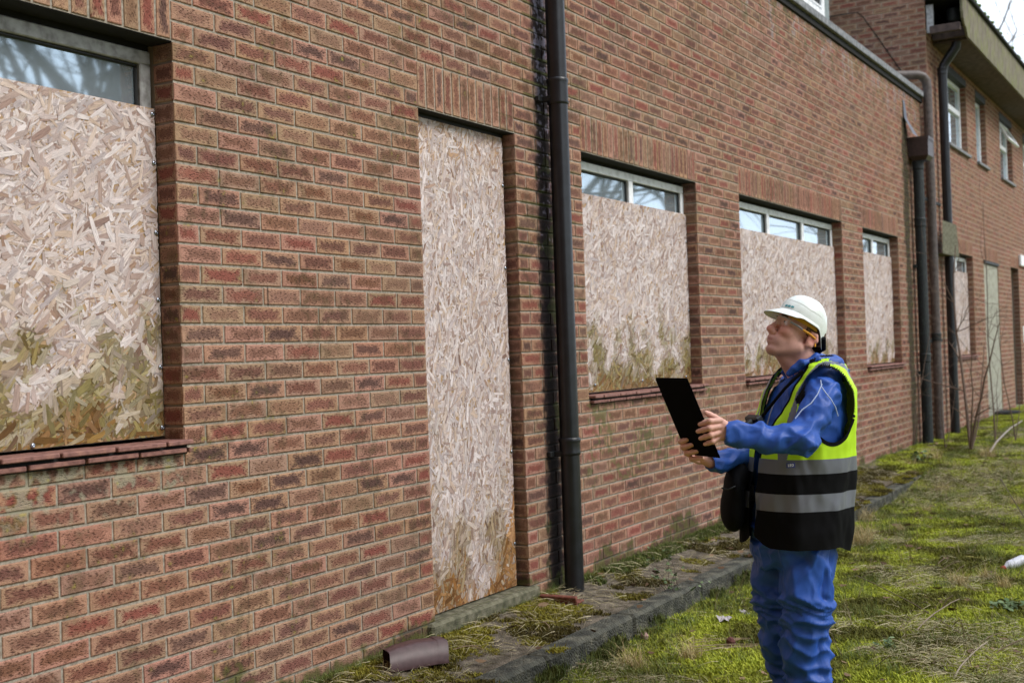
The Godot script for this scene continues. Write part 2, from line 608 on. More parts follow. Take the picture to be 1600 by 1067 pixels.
func lay(mb: MB, o: Vector3, ax: Vector3, ay: Vector3, an: Vector3, w: float, h: float, r: RandomNumberGenerator, upright := false, tint := Color.WHITE) -> void:
	# one brick: worn front face, chamfered arrises, sides running back into the mortar
	var cell := r.randi_range(0, COLS * ROWS - 1)
	var cu := float(cell % COLS) / COLS
	var cv := float(cell / COLS) / ROWS
	var du := 1.0 / COLS
	var dv := 1.0 / ROWS
	var flip := r.randf() < 0.5
	var flop := r.randf() < 0.5
	var b := r.randf_range(0.9, 1.1)
	mb.col = Color(b * r.randf_range(0.98, 1.02), b, b * r.randf_range(0.97, 1.03)) * tint
	var jz := r.randf_range(-0.0015, 0.0015)
	var cs := 0.0028
	var j := func() -> float: return r.randf_range(-0.0013, 0.0013)
	var c := [o + ax * j.call() + ay * j.call(), o + ax * (w + j.call()) + ay * j.call(), o + ax * (w + j.call()) + ay * (h + j.call()), o + ax * j.call() + ay * (h + j.call())]
	var mid: Vector3 = (c[0] + c[1] + c[2] + c[3]) * 0.25
	var uvs := []
	for k in 4:
		var s := 0.985 if k == 1 or k == 2 else 0.015
		var q := 0.03 if k >= 2 else 0.97
		if upright:
			var tmp := s
			s = 0.015 if k >= 2 else 0.985
			q = 0.97 if tmp < 0.5 else 0.03
		if flip: s = 1.0 - s
		if flop: q = 1.0 - q
		uvs.append(Vector2(cu + s * du, cv + q * dv))
	var f := []
	for k in 4:
		var inn: Vector3 = c[k] + ax * (cs if k == 0 or k == 3 else -cs) + ay * (cs if k < 2 else -cs) + an * (jz + r.randf_range(-0.0008, 0.0008))
		f.append(inn)
	var base := mb.v.size()
	for k in 4: mb.vert(f[k], an, uvs[k], wall_uv(f[k]))
	mb.tri(base, base + 1, base + 2); mb.tri(base, base + 2, base + 3)
	for k in 4:
		var k2 := (k + 1) % 4
		var o1: Vector3 = c[k] - an * 0.009
		var o2: Vector3 = c[k2] - an * 0.009
		var m1: Vector3 = c[k] - an * 0.0015
		var m2: Vector3 = c[k2] - an * 0.0015
		var dirn: Vector3 = ((c[k] + c[k2]) * 0.5 - mid)
		dirn = (ay if absf(dirn.dot(ay)) > absf(dirn.dot(ax)) * h / w else ax) * 1.0
		if dirn.dot((c[k] + c[k2]) * 0.5 - mid) < 0.0: dirn = -dirn
		var n1 := (an + dirn).normalized()
		base = mb.v.size()
		mb.vert(f[k], n1, uvs[k], wall_uv(f[k])); mb.vert(f[k2], n1, uvs[k2], wall_uv(f[k2])); mb.vert(m2, n1, uvs[k2], wall_uv(m2)); mb.vert(m1, n1, uvs[k], wall_uv(m1))
		mb.tri(base, base + 1, base + 2); mb.tri(base, base + 2, base + 3)
		base = mb.v.size()
		mb.vert(m1, dirn, uvs[k], wall_uv(m1)); mb.vert(m2, dirn, uvs[k2], wall_uv(m2)); mb.vert(o2, dirn, uvs[k2], wall_uv(o2)); mb.vert(o1, dirn, uvs[k], wall_uv(o1))
		mb.tri(base, base + 1, base + 2); mb.tri(base, base + 2, base + 3)

# openings: x0, x1, first course, course above the head (soldiers stand on three courses)
func plan_wall(x0: float, x1: float, c0: int, c1: int, holes: Array, soldiers := true) -> Array:
	# -> [[x, course, width, height, upright]]
	var out := []
	for c in range(c0, c1):
		var cuts := []
		for hgap in holes:
			if c >= hgap[2] and c < hgap[3] + (3 if soldiers else 0): cuts.append([hgap[0], hgap[1]])
		cuts.sort_custom(func(a, b): return a[0] < b[0])
		var segs := []
		var from := x0
		for q in cuts:
			if q[0] > from: segs.append([from, q[0]])
			from = maxf(from, q[1])
		if from < x1: segs.append([from, x1])
		var phase := 0.0 if posmod(c, 2) == 1 else BRICK * 0.5
		for s in segs:
			var k := floori((s[0] - phase) / BRICK)
			while true:
				var a: float = maxf(phase + k * BRICK, s[0])
				var b: float = minf(phase + (k + 1) * BRICK - 0.010, s[1])
				if phase + k * BRICK >= s[1] - 0.005: break
				if b - a > 0.025: out.append([a, BASE + c * COURSE, b - a, 0.065, false])
				k += 1
	if soldiers:
		for hgap in holes:
			var n := roundi((hgap[1] - hgap[0]) / COURSE)
			var step: float = (hgap[1] - hgap[0]) / n
			for k in n:
				out.append([hgap[0] + k * step + 0.004, BASE + hgap[3] * COURSE, step - 0.012, 0.215, true])
	return out

func backing(mb: MB, x0: float, x1: float, y0: float, y1: float, holes: Array, z: float, back: float) -> void:
	# the mortar bed behind the bricks, open where the openings are
	var xs := [x0, x1]
	var ys := [y0, y1]
	for q in holes:
		xs.append_array([q[0], q[1]])
		ys.append_array([q[2], q[3]])
	xs.sort(); ys.sort()
	for a in xs.size() - 1:
		for b in ys.size() - 1:
			if xs[a + 1] - xs[a] < 0.001 or ys[b + 1] - ys[b] < 0.001: continue
			var mx: float = (xs[a] + xs[a + 1]) * 0.5
			var my: float = (ys[b] + ys[b + 1]) * 0.5
			if mx < x0 or mx > x1 or my < y0 or my > y1: continue
			var open := false
			for q in holes:
				if mx > q[0] and mx < q[1] and my > q[2] and my < q[3]: open = true
			if open: continue
			var base := mb.v.size()
			for p in [Vector3(xs[a], ys[b], z), Vector3(xs[a + 1], ys[b], z), Vector3(xs[a + 1], ys[b + 1], z), Vector3(xs[a], ys[b + 1], z)]:
				mb.vert(p, Vector3.BACK, Vector2(p.x, p.y), wall_uv(p))
			mb.tri(base, base + 1, base + 2); mb.tri(base, base + 2, base + 3)

func returns(parent: Node, holes: Array, z: float, back: float) -> void:
	# returns of each opening, 6 mm behind the reveal bricks
	for q in holes:
		var mb := MB.new()
		for s in [[q[0], 1.0], [q[1], -1.0]]:
			var xx: float = s[0] - s[1] * 0.006
			mb.quad(Vector3(xx, q[2], z), Vector3(xx, q[3], z), Vector3(xx, q[3], back), Vector3(xx, q[2], back), Vector3(xx - s[1], q[2], back))
		mb.quad(Vector3(q[0] - 0.006, q[3] + 0.02, z), Vector3(q[1] + 0.006, q[3] + 0.02, z), Vector3(q[1] + 0.006, q[3] + 0.02, back), Vector3(q[0] - 0.006, q[3] + 0.02, back), Vector3(q[0], q[3] + 1.0, z))
		mb.quad(Vector3(q[0] - 0.006, q[2] - 0.07, z), Vector3(q[1] + 0.006, q[2] - 0.07, z), Vector3(q[1] + 0.006, q[2] - 0.07, back), Vector3(q[0] - 0.006, q[2] - 0.07, back), Vector3(q[0], q[2] - 1.0, z))
		put(mb, "opening_lining", M.reveal_mortar, parent)

func reveal_bricks(mb: MB, hole: Array, r: RandomNumberGenerator, deep := 0.1, tint := Color.WHITE) -> void:
	for c in range(hole[2], hole[3]):
		var y := BASE + c * COURSE
		lay(mb, Vector3(hole[1], y, -0.004), Vector3(0, 0, -1), Vector3.UP, Vector3(-1, 0, 0), deep, 0.065, r, false, tint)
		lay(mb, Vector3(hole[0], y, -0.004), Vector3(0, 0, -1), Vector3.UP, Vector3(1, 0, 0), deep, 0.065, r, false, tint)

# ---- oriented strand board: real strands, each a thin ragged flake ----
func strand_board(x0: float, x1: float, y0: float, y1: float, z: float, size: float, seed_: int, upright: float, algae: Callable) -> Array:
	var r := RandomNumberGenerator.new()
	r.seed = seed_
	var core := MB.new()
	core.box(Vector3(x0, y0, z - 0.016), Vector3(x1, y1, z - 0.003), 0.001)
	var mb := MB.new()
	var nz := noise(3.0, seed_ + 3)
	var pal := [lin(224, 209, 203), lin(216, 199, 192), lin(228, 216, 213), lin(208, 190, 182), lin(202, 185, 180), lin(212, 192, 178), lin(220, 206, 202), lin(192, 172, 165), lin(178, 154, 143), lin(204, 180, 162), lin(226, 214, 210), lin(194, 180, 178)]
	var count := int((x1 - x0) * (y1 - y0) * 6.2 / (size * size * 0.17))
	for k in count:
		var ln := size * r.randf_range(0.35, 1.25)
		var wd := size * r.randf_range(0.07, 0.28)
		if k > count * 0.55 and k < count * 0.82:
			ln *= 0.62
			wd *= 0.42
		var an := r.randf_range(-1.0, 1.0)
		an = an * absf(an) * 1.5 + upright
		if r.randf() < 0.15: an = r.randf_range(0, PI)
		var px := r.randf_range(x0, x1)
		var py := r.randf_range(y0, y1)
		var cu := cos(an)
		var su := sin(an)
		var layer := float(k) / count
		var zz := z - 0.0028 + 0.0026 * layer
		var tilt := r.randf_range(-0.006, 0.006)
		var col: Color = pal[r.randi_range(0, pal.size() - 1)]
		col = col * r.randf_range(0.9, 1.12)
		if r.randf() < 0.08: col = col * Color(0.64, 0.54, 0.49)
		col = algae.call(col, px, py, nz, r)
		col.a = 1.0
		mb.col = col
		var rag := func(): return r.randf_range(0.0, 0.22) * wd
		var outline := [Vector2(-ln / 2, -wd / 2 + rag.call()), Vector2(-ln * 0.2, -wd / 2), Vector2(ln * 0.3, -wd / 2 + rag.call()), Vector2(ln / 2 - rag.call(), -wd * 0.2), Vector2(ln / 2, wd / 2 - rag.call()), Vector2(-ln * 0.1, wd / 2), Vector2(-ln / 2 + rag.call() * 2.0, wd / 2 - rag.call())]
		var nn := Vector3(-tilt * cu * 6.0, -tilt * su * 6.0, 1.0).normalized()
		var base := mb.v.size()
		var ou := r.randf()
		var ov := r.randf()
		for q in outline:
			var wx: float = px + q.x * cu - q.y * su
			var wy: float = py + q.x * su + q.y * cu
			wx = clampf(wx, x0, x1)
			wy = clampf(wy, y0, y1)
			mb.vert(Vector3(wx, wy, zz + tilt * q.x), nn, Vector2(ou + q.x * 3.0, ov + q.y * 9.0))
		for q in range(1, outline.size() - 1): mb.tri(base, base + q, base + q + 1)
	return [core, mb]

func screws(parent: Node, spots: Array, z: float) -> void:
	for s in spots:
		var mb := MB.new()
		mb.lathe([Vector2(0.0088, 0), Vector2(0.0086, 0.002), Vector2(0.006, 0.004), Vector2(0.0032, 0.0046), Vector2(0.0028, 0.0030), Vector2(0.0001, 0.0030)], 12, Transform3D(Basis(Vector3.RIGHT, PI / 2), Vector3(s[0], s[1], z)))
		put(mb, "screw", M.screw, parent)

func sill(parent: Node, x0: float, x1: float, y: float) -> void:
	# two courses of creasing tiles, breaking joint, upper one set a little further out
	var node := Node3D.new()
	node.name = "sill"
	parent.add_child(node, true)
	var bed := MB.new()
	bed.box(Vector3(x0 + 0.012, y - 0.052, -0.105), Vector3(x1 - 0.012, y - 0.003, 0.012), 0.002)
	put(bed, "mortar_bed", M.felt, node)
	for row in 2:
		var yy := y - 0.016 - row * 0.030
		var x := x0 - (0.11 if row == 0 else 0.0)
		while x < x1 - 0.01:
			var a := maxf(x, x0)
			var b := minf(x + 0.222, x1)
			var mb := MB.new()
			mb.hexa(Vector3(a, yy, -0.10), Vector3(b - 0.006, yy + 0.017, 0.042 - row * 0.012 + rng.randf_range(-0.002, 0.002)), 0.003, Transform3D(Basis.IDENTITY, Vector3(0, rng.randf_range(-0.0015, 0.0015), 0)))
			put(mb, "tile", M.sill_tile, node)
			x += 0.228

func frame_bar(mb: MB, x0: float, x1: float, y0: float, y1: float, z0: float, z1: float) -> void:
	mb.box(Vector3(x0, y0, z0), Vector3(x1, y1, z1), 0.004)

func boarded_window(b: Node3D, hole: Array, z: float, board_top: float, lights: int, white: bool, size: float, seed_: int, label: String, notch := 0.0) -> Node3D:
	var w := Node3D.new()
	w.name = "window"
	b.add_child(w, true)
	w.set_meta("label", label)
	var x0: float = hole[0]
	var x1: float = hole[1]
	var y0: float = BASE + hole[2] * COURSE
	var y1: float = BASE + hole[3] * COURSE
	var sy := y0 + 0.03
	var fz := z - 0.018
	var fm: Material = M.frame_white if white else M.frame_aluminium
	var fw := 0.052
	# outer frame
	var mb := MB.new()
	frame_bar(mb, x0, x1, y1 - 0.03 - fw, y1 - 0.03, fz - 0.06, fz)
	frame_bar(mb, x0, x1, sy, sy + fw, fz - 0.06, fz)
	frame_bar(mb, x0, x0 + fw, sy + fw, y1 - 0.03 - fw, fz - 0.06, fz)
	frame_bar(mb, x1 - fw, x1, sy + fw, y1 - 0.03 - fw, fz - 0.06, fz)
	for k in range(1, lights):
		var xm := lerpf(x0, x1, float(k) / lights)
		frame_bar(mb, xm - 0.033, xm + 0.033, sy + fw, y1 - 0.03 - fw, fz - 0.06, fz + 0.004)
	put(mb, "frame", fm, w)
	var packer := MB.new()
	packer.box(Vector3(x0, y1 - 0.03, fz - 0.05), Vector3(x1, y1 + 0.02, fz - 0.012))
	put(packer, "packer", M.felt, w)
	# casements with black gaskets, double glazed
	for k in lights:
		var a := lerpf(x0, x1, float(k) / lights) + (fw if k == 0 else 0.033)
		var e := lerpf(x0, x1, float(k + 1) / lights) - (fw if k == lights - 1 else 0.033)
		var yb := sy + fw
		var yt := y1 - 0.03 - fw
		var sash := MB.new()
		var sw := 0.012
		frame_bar(sash, a, e, yt - sw, yt, fz - 0.045, fz - 0.012)
		frame_bar(sash, a, e, yb, yb + sw, fz - 0.045, fz - 0.012)
		frame_bar(sash, a, a + sw, yb + sw, yt - sw, fz - 0.045, fz - 0.012)
		frame_bar(sash, e - sw, e, yb + sw, yt - sw, fz - 0.045, fz - 0.012)
		put(sash, "gasket", M.gasket, w)
		for layer in 1:
			var pane := MB.new()
			var pz := fz - 0.024
			pane.quad(Vector3(a, yb, pz), Vector3(e, yb, pz), Vector3(e, yt, pz), Vector3(a, yt, pz), Vector3(a, yb, pz - 1))
			put(pane, "pane", M.glass, w)
	# what shows through the glass: a dim room with a pale roller blind part way down
	room_box(w, x0 - 0.01, x1 + 0.01, y0 - 0.02, y1 + 0.04, fz - 0.07, fz - 0.9)
	var bl := MB.new()
	bl.box(Vector3(x0 + 0.03, y1 - 0.5, fz - 0.098), Vector3(x1 - 0.11, y1 - 0.02, fz - 0.094))
	put(bl, "blind", M.blind, w)
	# the board
	var bt := BASE + board_top
	var off := 0.018
	var reach: float = {401: 0.42, 402: 0.36, 403: 0.24, 404: 0.20, 406: 0.08}[seed_]
	var algae := func(c: Color, _px: float, py: float, nz: FastNoiseLite, r: RandomNumberGenerator) -> Color:
		var g: float = nz.get_noise_2d(_px * 1.4, py * 1.4)
		var k := clampf((sy + reach + g * 0.45 - py) / 0.22, 0.0, 1.0)
		c = c.lerp(c * Color(0.44, 0.41, 0.16) * r.randf_range(0.55, 1.15), clampf(k * r.randf_range(0.75, 1.1), 0.0, 1.0))
		var low := clampf((sy + 0.10 + g * 0.15 - py) / 0.05, 0.0, 1.0)
		if r.randf() < low * 0.7: c = c * Color(0.86, 0.62, 0.45)
		return c
	var parts := strand_board(x0 + off, x1 - 0.004, sy + 0.004, bt, z, size, seed_, 0.6, algae)
	put(parts[0], "board", M.chipboard, w).set_meta("label", "weathered chipboard sheet, green with algae along its foot")
	put(parts[1], "board_strands", M.strand, w, "stuff")
	return w

func low_building() -> void:
	var b := thing("brick_building", "flat-roofed single-storey brick building with boarded windows and doorway", "building")
	# x0, x1, sill course, head course
	var wl := [-1.81, 0.0, -8, 12]
	var dr := [1.565, 2.475, -21, 12]
	var w2 := [3.2525, 5.0625, -8, 12]
	var w3 := [5.9525, 8.8875, -8, 12]
	var w4 := [9.665, 11.25, -8, 12]
	var holes := [wl, dr, w2, w3, w4]
	var x_end := 12.7025
	var plan := plan_wall(-4.05, x_end, -23, 36, holes)
	var wall := MB.new()
	wall.use2 = true
	var gaps := holes.map(func(h): return [h[0], h[1], BASE + h[2] * COURSE, BASE + h[3] * COURSE - 0.006])
	backing(wall, -4.05, x_end - 0.006, BASE - 23 * COURSE, 4.34, gaps, -0.0045, -0.12)
	returns(b, gaps, -0.0045, -0.3)
	# end return and rear of the wall
	wall.box(Vector3(-4.05, BASE - 23 * COURSE, -0.30), Vector3(-1.9, 4.34, -0.29))
	var k0 := wall.v.size()
	for p in [Vector3(x_end - 0.006, -0.1, -0.006), Vector3(x_end - 0.006, 4.34, -0.006), Vector3(x_end - 0.006, 4.34, -6.0), Vector3(x_end - 0.006, -0.1, -6.0)]:
		wall.vert(p, Vector3.RIGHT, Vector2(p.z, p.y), Vector2(0.99, 0.5))
	wall.tri(k0, k0 + 1, k0 + 2); wall.tri(k0, k0 + 2, k0 + 3)
	var wn := put(wall, "wall", M.mortar, b)
	# the bricks: the 300 that show largest are pieces of their own
	var order := []
	for k in plan.size():
		var q: Array = plan[k]
		var p := Vector3(q[0] + q[2] * 0.5, q[1] + q[3] * 0.5, 0)
		var px := pixel(p)
		var inside := px.x > -20 and px.x < 1620 and px.y > -15 and px.y < 1080
		order.append([depth_of(p) if inside else 1e6 + absf(p.x), k])
	order.sort()
	var single := {}
	for k in 300: single[order[k][1]] = true
	var rest := MB.new()
	rest.use2 = true
	var r := RandomNumberGenerator.new()
	r.seed = 11
	var tone := noise(0.5, 77)
	for k in plan.size():
		var q: Array = plan[k]
		var mb := rest
		if single.has(k):
			mb = MB.new()
			mb.use2 = true
		var tn := 1.0 + 0.2 * tone.get_noise_2d(q[0], q[1] * 1.5)
		var rd := maxf(0.0, tone.get_noise_2d(q[0] * 0.8 + 40.0, q[1] * 1.1)) * 0.35
		var tint := Color(tn * (1.0 + 0.3 * rd), tn * (1.0 - 0.35 * rd), tn * (1.0 - 0.35 * rd))
		lay(mb, Vector3(q[0], q[1], 0), Vector3.RIGHT, Vector3.UP, Vector3.BACK, q[2], q[3], r, q[4], tint)
		if single.has(k): put(mb, "brick", M.brick, wn)
	for h in holes: reveal_bricks(rest, h, r, 0.1)
	# end of the wall, turned into the slot beside the tall building
	for c in range(-23, 36):
		lay(rest, Vector3(x_end, BASE + c * COURSE, -0.004), Vector3(0, 0, -1), Vector3.UP, Vector3.RIGHT, 0.215, 0.065, r)
	put(rest, "bricks", M.brick, wn, "stuff")
	var rear := MB.new()  # added dark sheet, stops sky showing through the openings
	rear.quad(Vector3(-4.05, -0.1, -1.4), Vector3(x_end - 0.01, -0.1, -1.4), Vector3(x_end - 0.01, 4.2, -1.4), Vector3(-4.05, 4.2, -1.4), Vector3(4, 2, -4))
	put(rear, "sky_blocker", M.felt, b)
	# steel lintels over the openings
	for h in holes:
		var lt := MB.new()
		lt.box(Vector3(h[0] - 0.1, BASE + h[3] * COURSE - 0.009, -0.118), Vector3(h[1] + 0.1, BASE + h[3] * COURSE - 0.003, -0.007))
		put(lt, "lintel", M.felt, b)
	# windows
	var ww := boarded_window(b, wl, -0.100, 0.655, 1, false, 0.092, 401, "chipboard-covered window with a grey metal frame, beside the tall boarded doorway")
	screws(ww, [[-0.016, 2.272], [-0.016, 2.09], [-0.016, 1.83], [-0.016, 1.58], [-0.016, 1.33], [-0.016, 1.105], [-0.58, 1.085], [-1.2, 1.085]], -0.0985)
	sill(b, wl[0] - 0.02, wl[1] + 0.012, BASE - 7.72 * COURSE)
	ww = boarded_window(b, w2, -0.085, 0.665, 2, true, 0.098, 402, "chipboard-covered window with two white-framed lights, between the black downpipe and the widest window")
	screws(ww, [[3.5, 1.12], [4.2, 1.12], [4.95, 1.12], [5.04, 1.6], [5.04, 2.1]], -0.0835)
	sill(b, w2[0] + 0.01, w2[1] + 0.02, BASE - 7.72 * COURSE)
	boarded_window(b, w3, -0.085, 0.645, 3, true, 0.115, 403, "widest chipboard-covered window, with three white-framed lights")
	sill(b, w3[0] + 0.01, w3[1] + 0.02, BASE - 7.72 * COURSE)
	boarded_window(b, w4, -0.085, 0.66, 2, true, 0.13, 404, "narrow chipboard-covered window next to the hopper downpipe")
	sill(b, w4[0] + 0.01, w4[1] + 0.02, BASE - 7.72 * COURSE)
	# boarded doorway
	var d := Node3D.new()
	d.name = "door"
	b.add_child(d, true)
	d.set_meta("label", "tall chipboard sheet closing the doorway, stained brown at its foot")
	var damp := func(c: Color, px: float, py: float, nz: FastNoiseLite, r2: RandomNumberGenerator) -> Color:
		var g: float = nz.get_noise_2d(px * 1.1, py * 0.8)
		var k := clampf((0.62 + g * 0.9 - py) / 0.5, 0.0, 1.0)
		c = c.lerp(c * Color(0.54, 0.46, 0.27) * r2.randf_range(0.65, 1.15), clampf(k * r2.randf_range(0.6, 1.1), 0.0, 1.0))
		var low := clampf((0.20 + g * 0.25 + 1.1 * clampf((px - 2.33) / 0.13, 0.0, 1.0) * clampf((1.0 - py), 0.0, 1.0) - py) / 0.07, 0.0, 1.0)
		if r2.randf() < low * 0.85: c = c * Color(0.86, 0.58, 0.30)
		if py > 2.3 and r2.randf() < clampf((py - 2.3) / 0.2, 0.0, 1.0) * 0.4: c = c * Color(0.86, 0.72, 0.56)
		return c
	var pb := strand_board(1.575, 2.452, 0.07, 2.512, -0.068, 0.085, 405, 1.25, damp)
	put(pb[0], "board", M.chipboard, d)
	put(pb[1], "board_strands", M.strand, d, "stuff")
	screws(d, [[2.44, 0.3], [2.44, 0.8], [2.44, 1.3], [2.44, 1.8], [2.44, 2.25]], -0.0665)
	var df := MB.new()
	df.box(Vector3(2.455, 0.07, -0.115), Vector3(2.472, 2.53, -0.088), 0.002)
	df.box(Vector3(1.568, 2.514, -0.12), Vector3(2.472, 2.532, -0.075), 0.002)
	put(df, "door_frame", M.gasket, d)
	var dl := MB.new()
	dl.quad(Vector3(1.4, 0, -0.125), Vector3(2.6, 0, -0.125), Vector3(2.6, 2.7, -0.125), Vector3(1.4, 2.7, -0.125), Vector3(2, 1, -1))
	put(dl, "door_leaf", M.felt, d)
	# coping: dark band under a grey edge trim
	var fe := MB.new()
	fe.box(Vector3(-4.05, 4.335, -0.35), Vector3(x_end + 0.03, 4.395, 0.022), 0.004)
	put(fe, "dark_band", M.felt, b)
	var x := -4.05
	while x < x_end:
		var e := minf(x + 1.8, x_end + 0.05)
		var cp := MB.new()
		cp.box(Vector3(x + 0.002, 4.395, -0.38), Vector3(e - 0.002, 4.47, 0.055), 0.006)
		put(cp, "coping", M.coping_grey, b)
		x += 1.8
	var rf := MB.new()
	rf.box(Vector3(-4.05, 4.20, -6.0), Vector3(x_end - 0.01, 4.25, -0.385))
	put(rf, "roof", M.felt, b)
	# rooftop room with two windows, clad in grey panels
	var g := thing("rooftop_room", "grey panelled rooftop room with white-framed window above the long wall", "building")
	var gz := -0.9
	var gx := 11.9
	for k in 3:
		var pn := MB.new()
		pn.box(Vector3(gx - 1.1 * (k + 1) + 0.004, 4.255, gz - 0.08), Vector3(gx - 1.1 * k - 0.004, 7.2, gz), 0.006)
		put(pn, "panel", M.cladding, g)
	var sd := MB.new()
	sd.box(Vector3(gx + 0.002, 4.255, gz - 4.0), Vector3(gx + 0.04, 7.2, gz - 0.004), 0.006)
	sd.box(Vector3(gx - 3.3, 4.255, gz - 4.0), Vector3(gx, 7.2, gz - 0.085), 0.006)
	put(sd, "panel", M.cladding, g)
	var wn2 := Node3D.new()
	wn2.name = "window"
	g.add_child(wn2, true)
	var fr := MB.new()
	for k in 3:
		fr.box(Vector3(gx - 0.42 - k * 1.15, 5.10, gz + 0.003), Vector3(gx - 0.30 - k * 1.15, 6.4, gz + 0.035), 0.004)
	fr.box(Vector3(gx - 2.6, 5.32, gz + 0.003), Vector3(gx - 0.42, 5.39, gz + 0.045), 0.004)
	fr.box(Vector3(gx - 2.6, 5.42, gz + 0.003), Vector3(gx - 0.42, 5.45, gz + 0.030), 0.004)
	put(fr, "frame", M.frame_white, wn2)
	for k in 2:
		var pa := MB.new()
		pa.box(Vector3(gx - 1.45 - k * 1.15, 5.45, gz + 0.004), Vector3(gx - 0.42 - k * 1.15, 6.4, gz + 0.012))
		put(pa, "pane", M.gasket, wn2)
	# doorstep
	var st := MB.new()
	st.hexa(Vector3(1.50, -0.08, -0.12), Vector3(2.53, 0.062, 0.035), 0.012, Transform3D.IDENTITY)
	var sn := put(st, "doorstep", M.step_concrete, b)
	sn.set_meta("label", "worn concrete doorstep below the boarded doorway")

func light_block() -> void:
	# unseen block, added to keep the low sky from the window reveals
	var b := thing("light_block_wing", "plain brick block added out of view to shade the reveals, at right angles to the long wall", "building")
	var wl := MB.new()
	wl.box(Vector3(-9.0, -0.3, 0.02), Vector3(-4.7, 10.6, 12.0), 0.01)
	var m := triplanar(mat("light_block_brick", Color.WHITE, 0.95), 1.0)
	m.albedo_texture = noise_tex(0.05, 95, [[0.0, srgb(104, 72, 62)], [1.0, srgb(150, 112, 94)]])
	put(wl, "wall", m, b)
	var rf := MB.new()
	rf.box(Vector3(-9.2, 10.602, -0.1), Vector3(-4.4, 10.8, 12.2), 0.01)
	put(rf, "roof", M.felt, b)

func glazed_window(b: Node, x0: float, x1: float, y0: float, y1: float, transom: float, mullion: float, z: float) -> void:
	var w := Node3D.new()
	w.name = "window"
	b.add_child(w, true)
	var mb := MB.new()
	var fw := 0.06
	frame_bar(mb, x0, x1, y1 - fw, y1, z - 0.06, z)
	frame_bar(mb, x0, x1, y0, y0 + fw, z - 0.06, z)
	frame_bar(mb, x0, x0 + fw, y0 + fw, y1 - fw, z - 0.06, z)
	frame_bar(mb, x1 - fw, x1, y0 + fw, y1 - fw, z - 0.06, z)
	if transom > 0.0: frame_bar(mb, x0 + fw, x1 - fw, transom - 0.04, transom + 0.04, z - 0.06, z + 0.006)
	if mullion > 0.0: frame_bar(mb, mullion - 0.035, mullion + 0.035, (transom + 0.04) if transom > 0.0 else y0 + fw, y1 - fw, z - 0.06, z + 0.003)
	put(mb, "frame", M.frame_white, w)
	for layer in 1:
		var pane := MB.new()
		var pz := z - 0.03
		pane.quad(Vector3(x0 + fw, y0 + fw, pz), Vector3(x1 - fw, y0 + fw, pz), Vector3(x1 - fw, y1 - fw, pz), Vector3(x0 + fw, y1 - fw, pz), Vector3(x0, y0, pz - 1))
		put(pane, "pane", M.glass, w)
	room_box(w, x0 - 0.01, x1 + 0.01, y0 - 0.01, y1 + 0.01, z - 0.07, z - 1.2)

func room_box(w: Node, x0: float, x1: float, y0: float, y1: float, zf: float, zb: float) -> void:
	# walls, floor, ceiling and back of the dim room behind a window
	var room := MB.new()
	var c := Vector3((x0 + x1) * 0.5, (y0 + y1) * 0.5, (zf + zb) * 0.5)
	var far := 50.0
	room.quad(Vector3(x0, y0, zb), Vector3(x1, y0, zb), Vector3(x1, y1, zb), Vector3(x0, y1, zb), c - Vector3(0, 0, far))
	room.quad(Vector3(x0, y0, zb), Vector3(x0, y0, zf), Vector3(x0, y1, zf), Vector3(x0, y1, zb), c - Vector3(far, 0, 0))
	room.quad(Vector3(x1, y0, zb), Vector3(x1, y0, zf), Vector3(x1, y1, zf), Vector3(x1, y1, zb), c + Vector3(far, 0, 0))
	room.quad(Vector3(x0, y0, zb), Vector3(x1, y0, zb), Vector3(x1, y0, zf), Vector3(x0, y0, zf), c - Vector3(0, far, 0))
	room.quad(Vector3(x0, y1, zb), Vector3(x1, y1, zb), Vector3(x1, y1, zf), Vector3(x0, y1, zf), c + Vector3(0, far, 0))
	put(room, "room", M.inside, w)

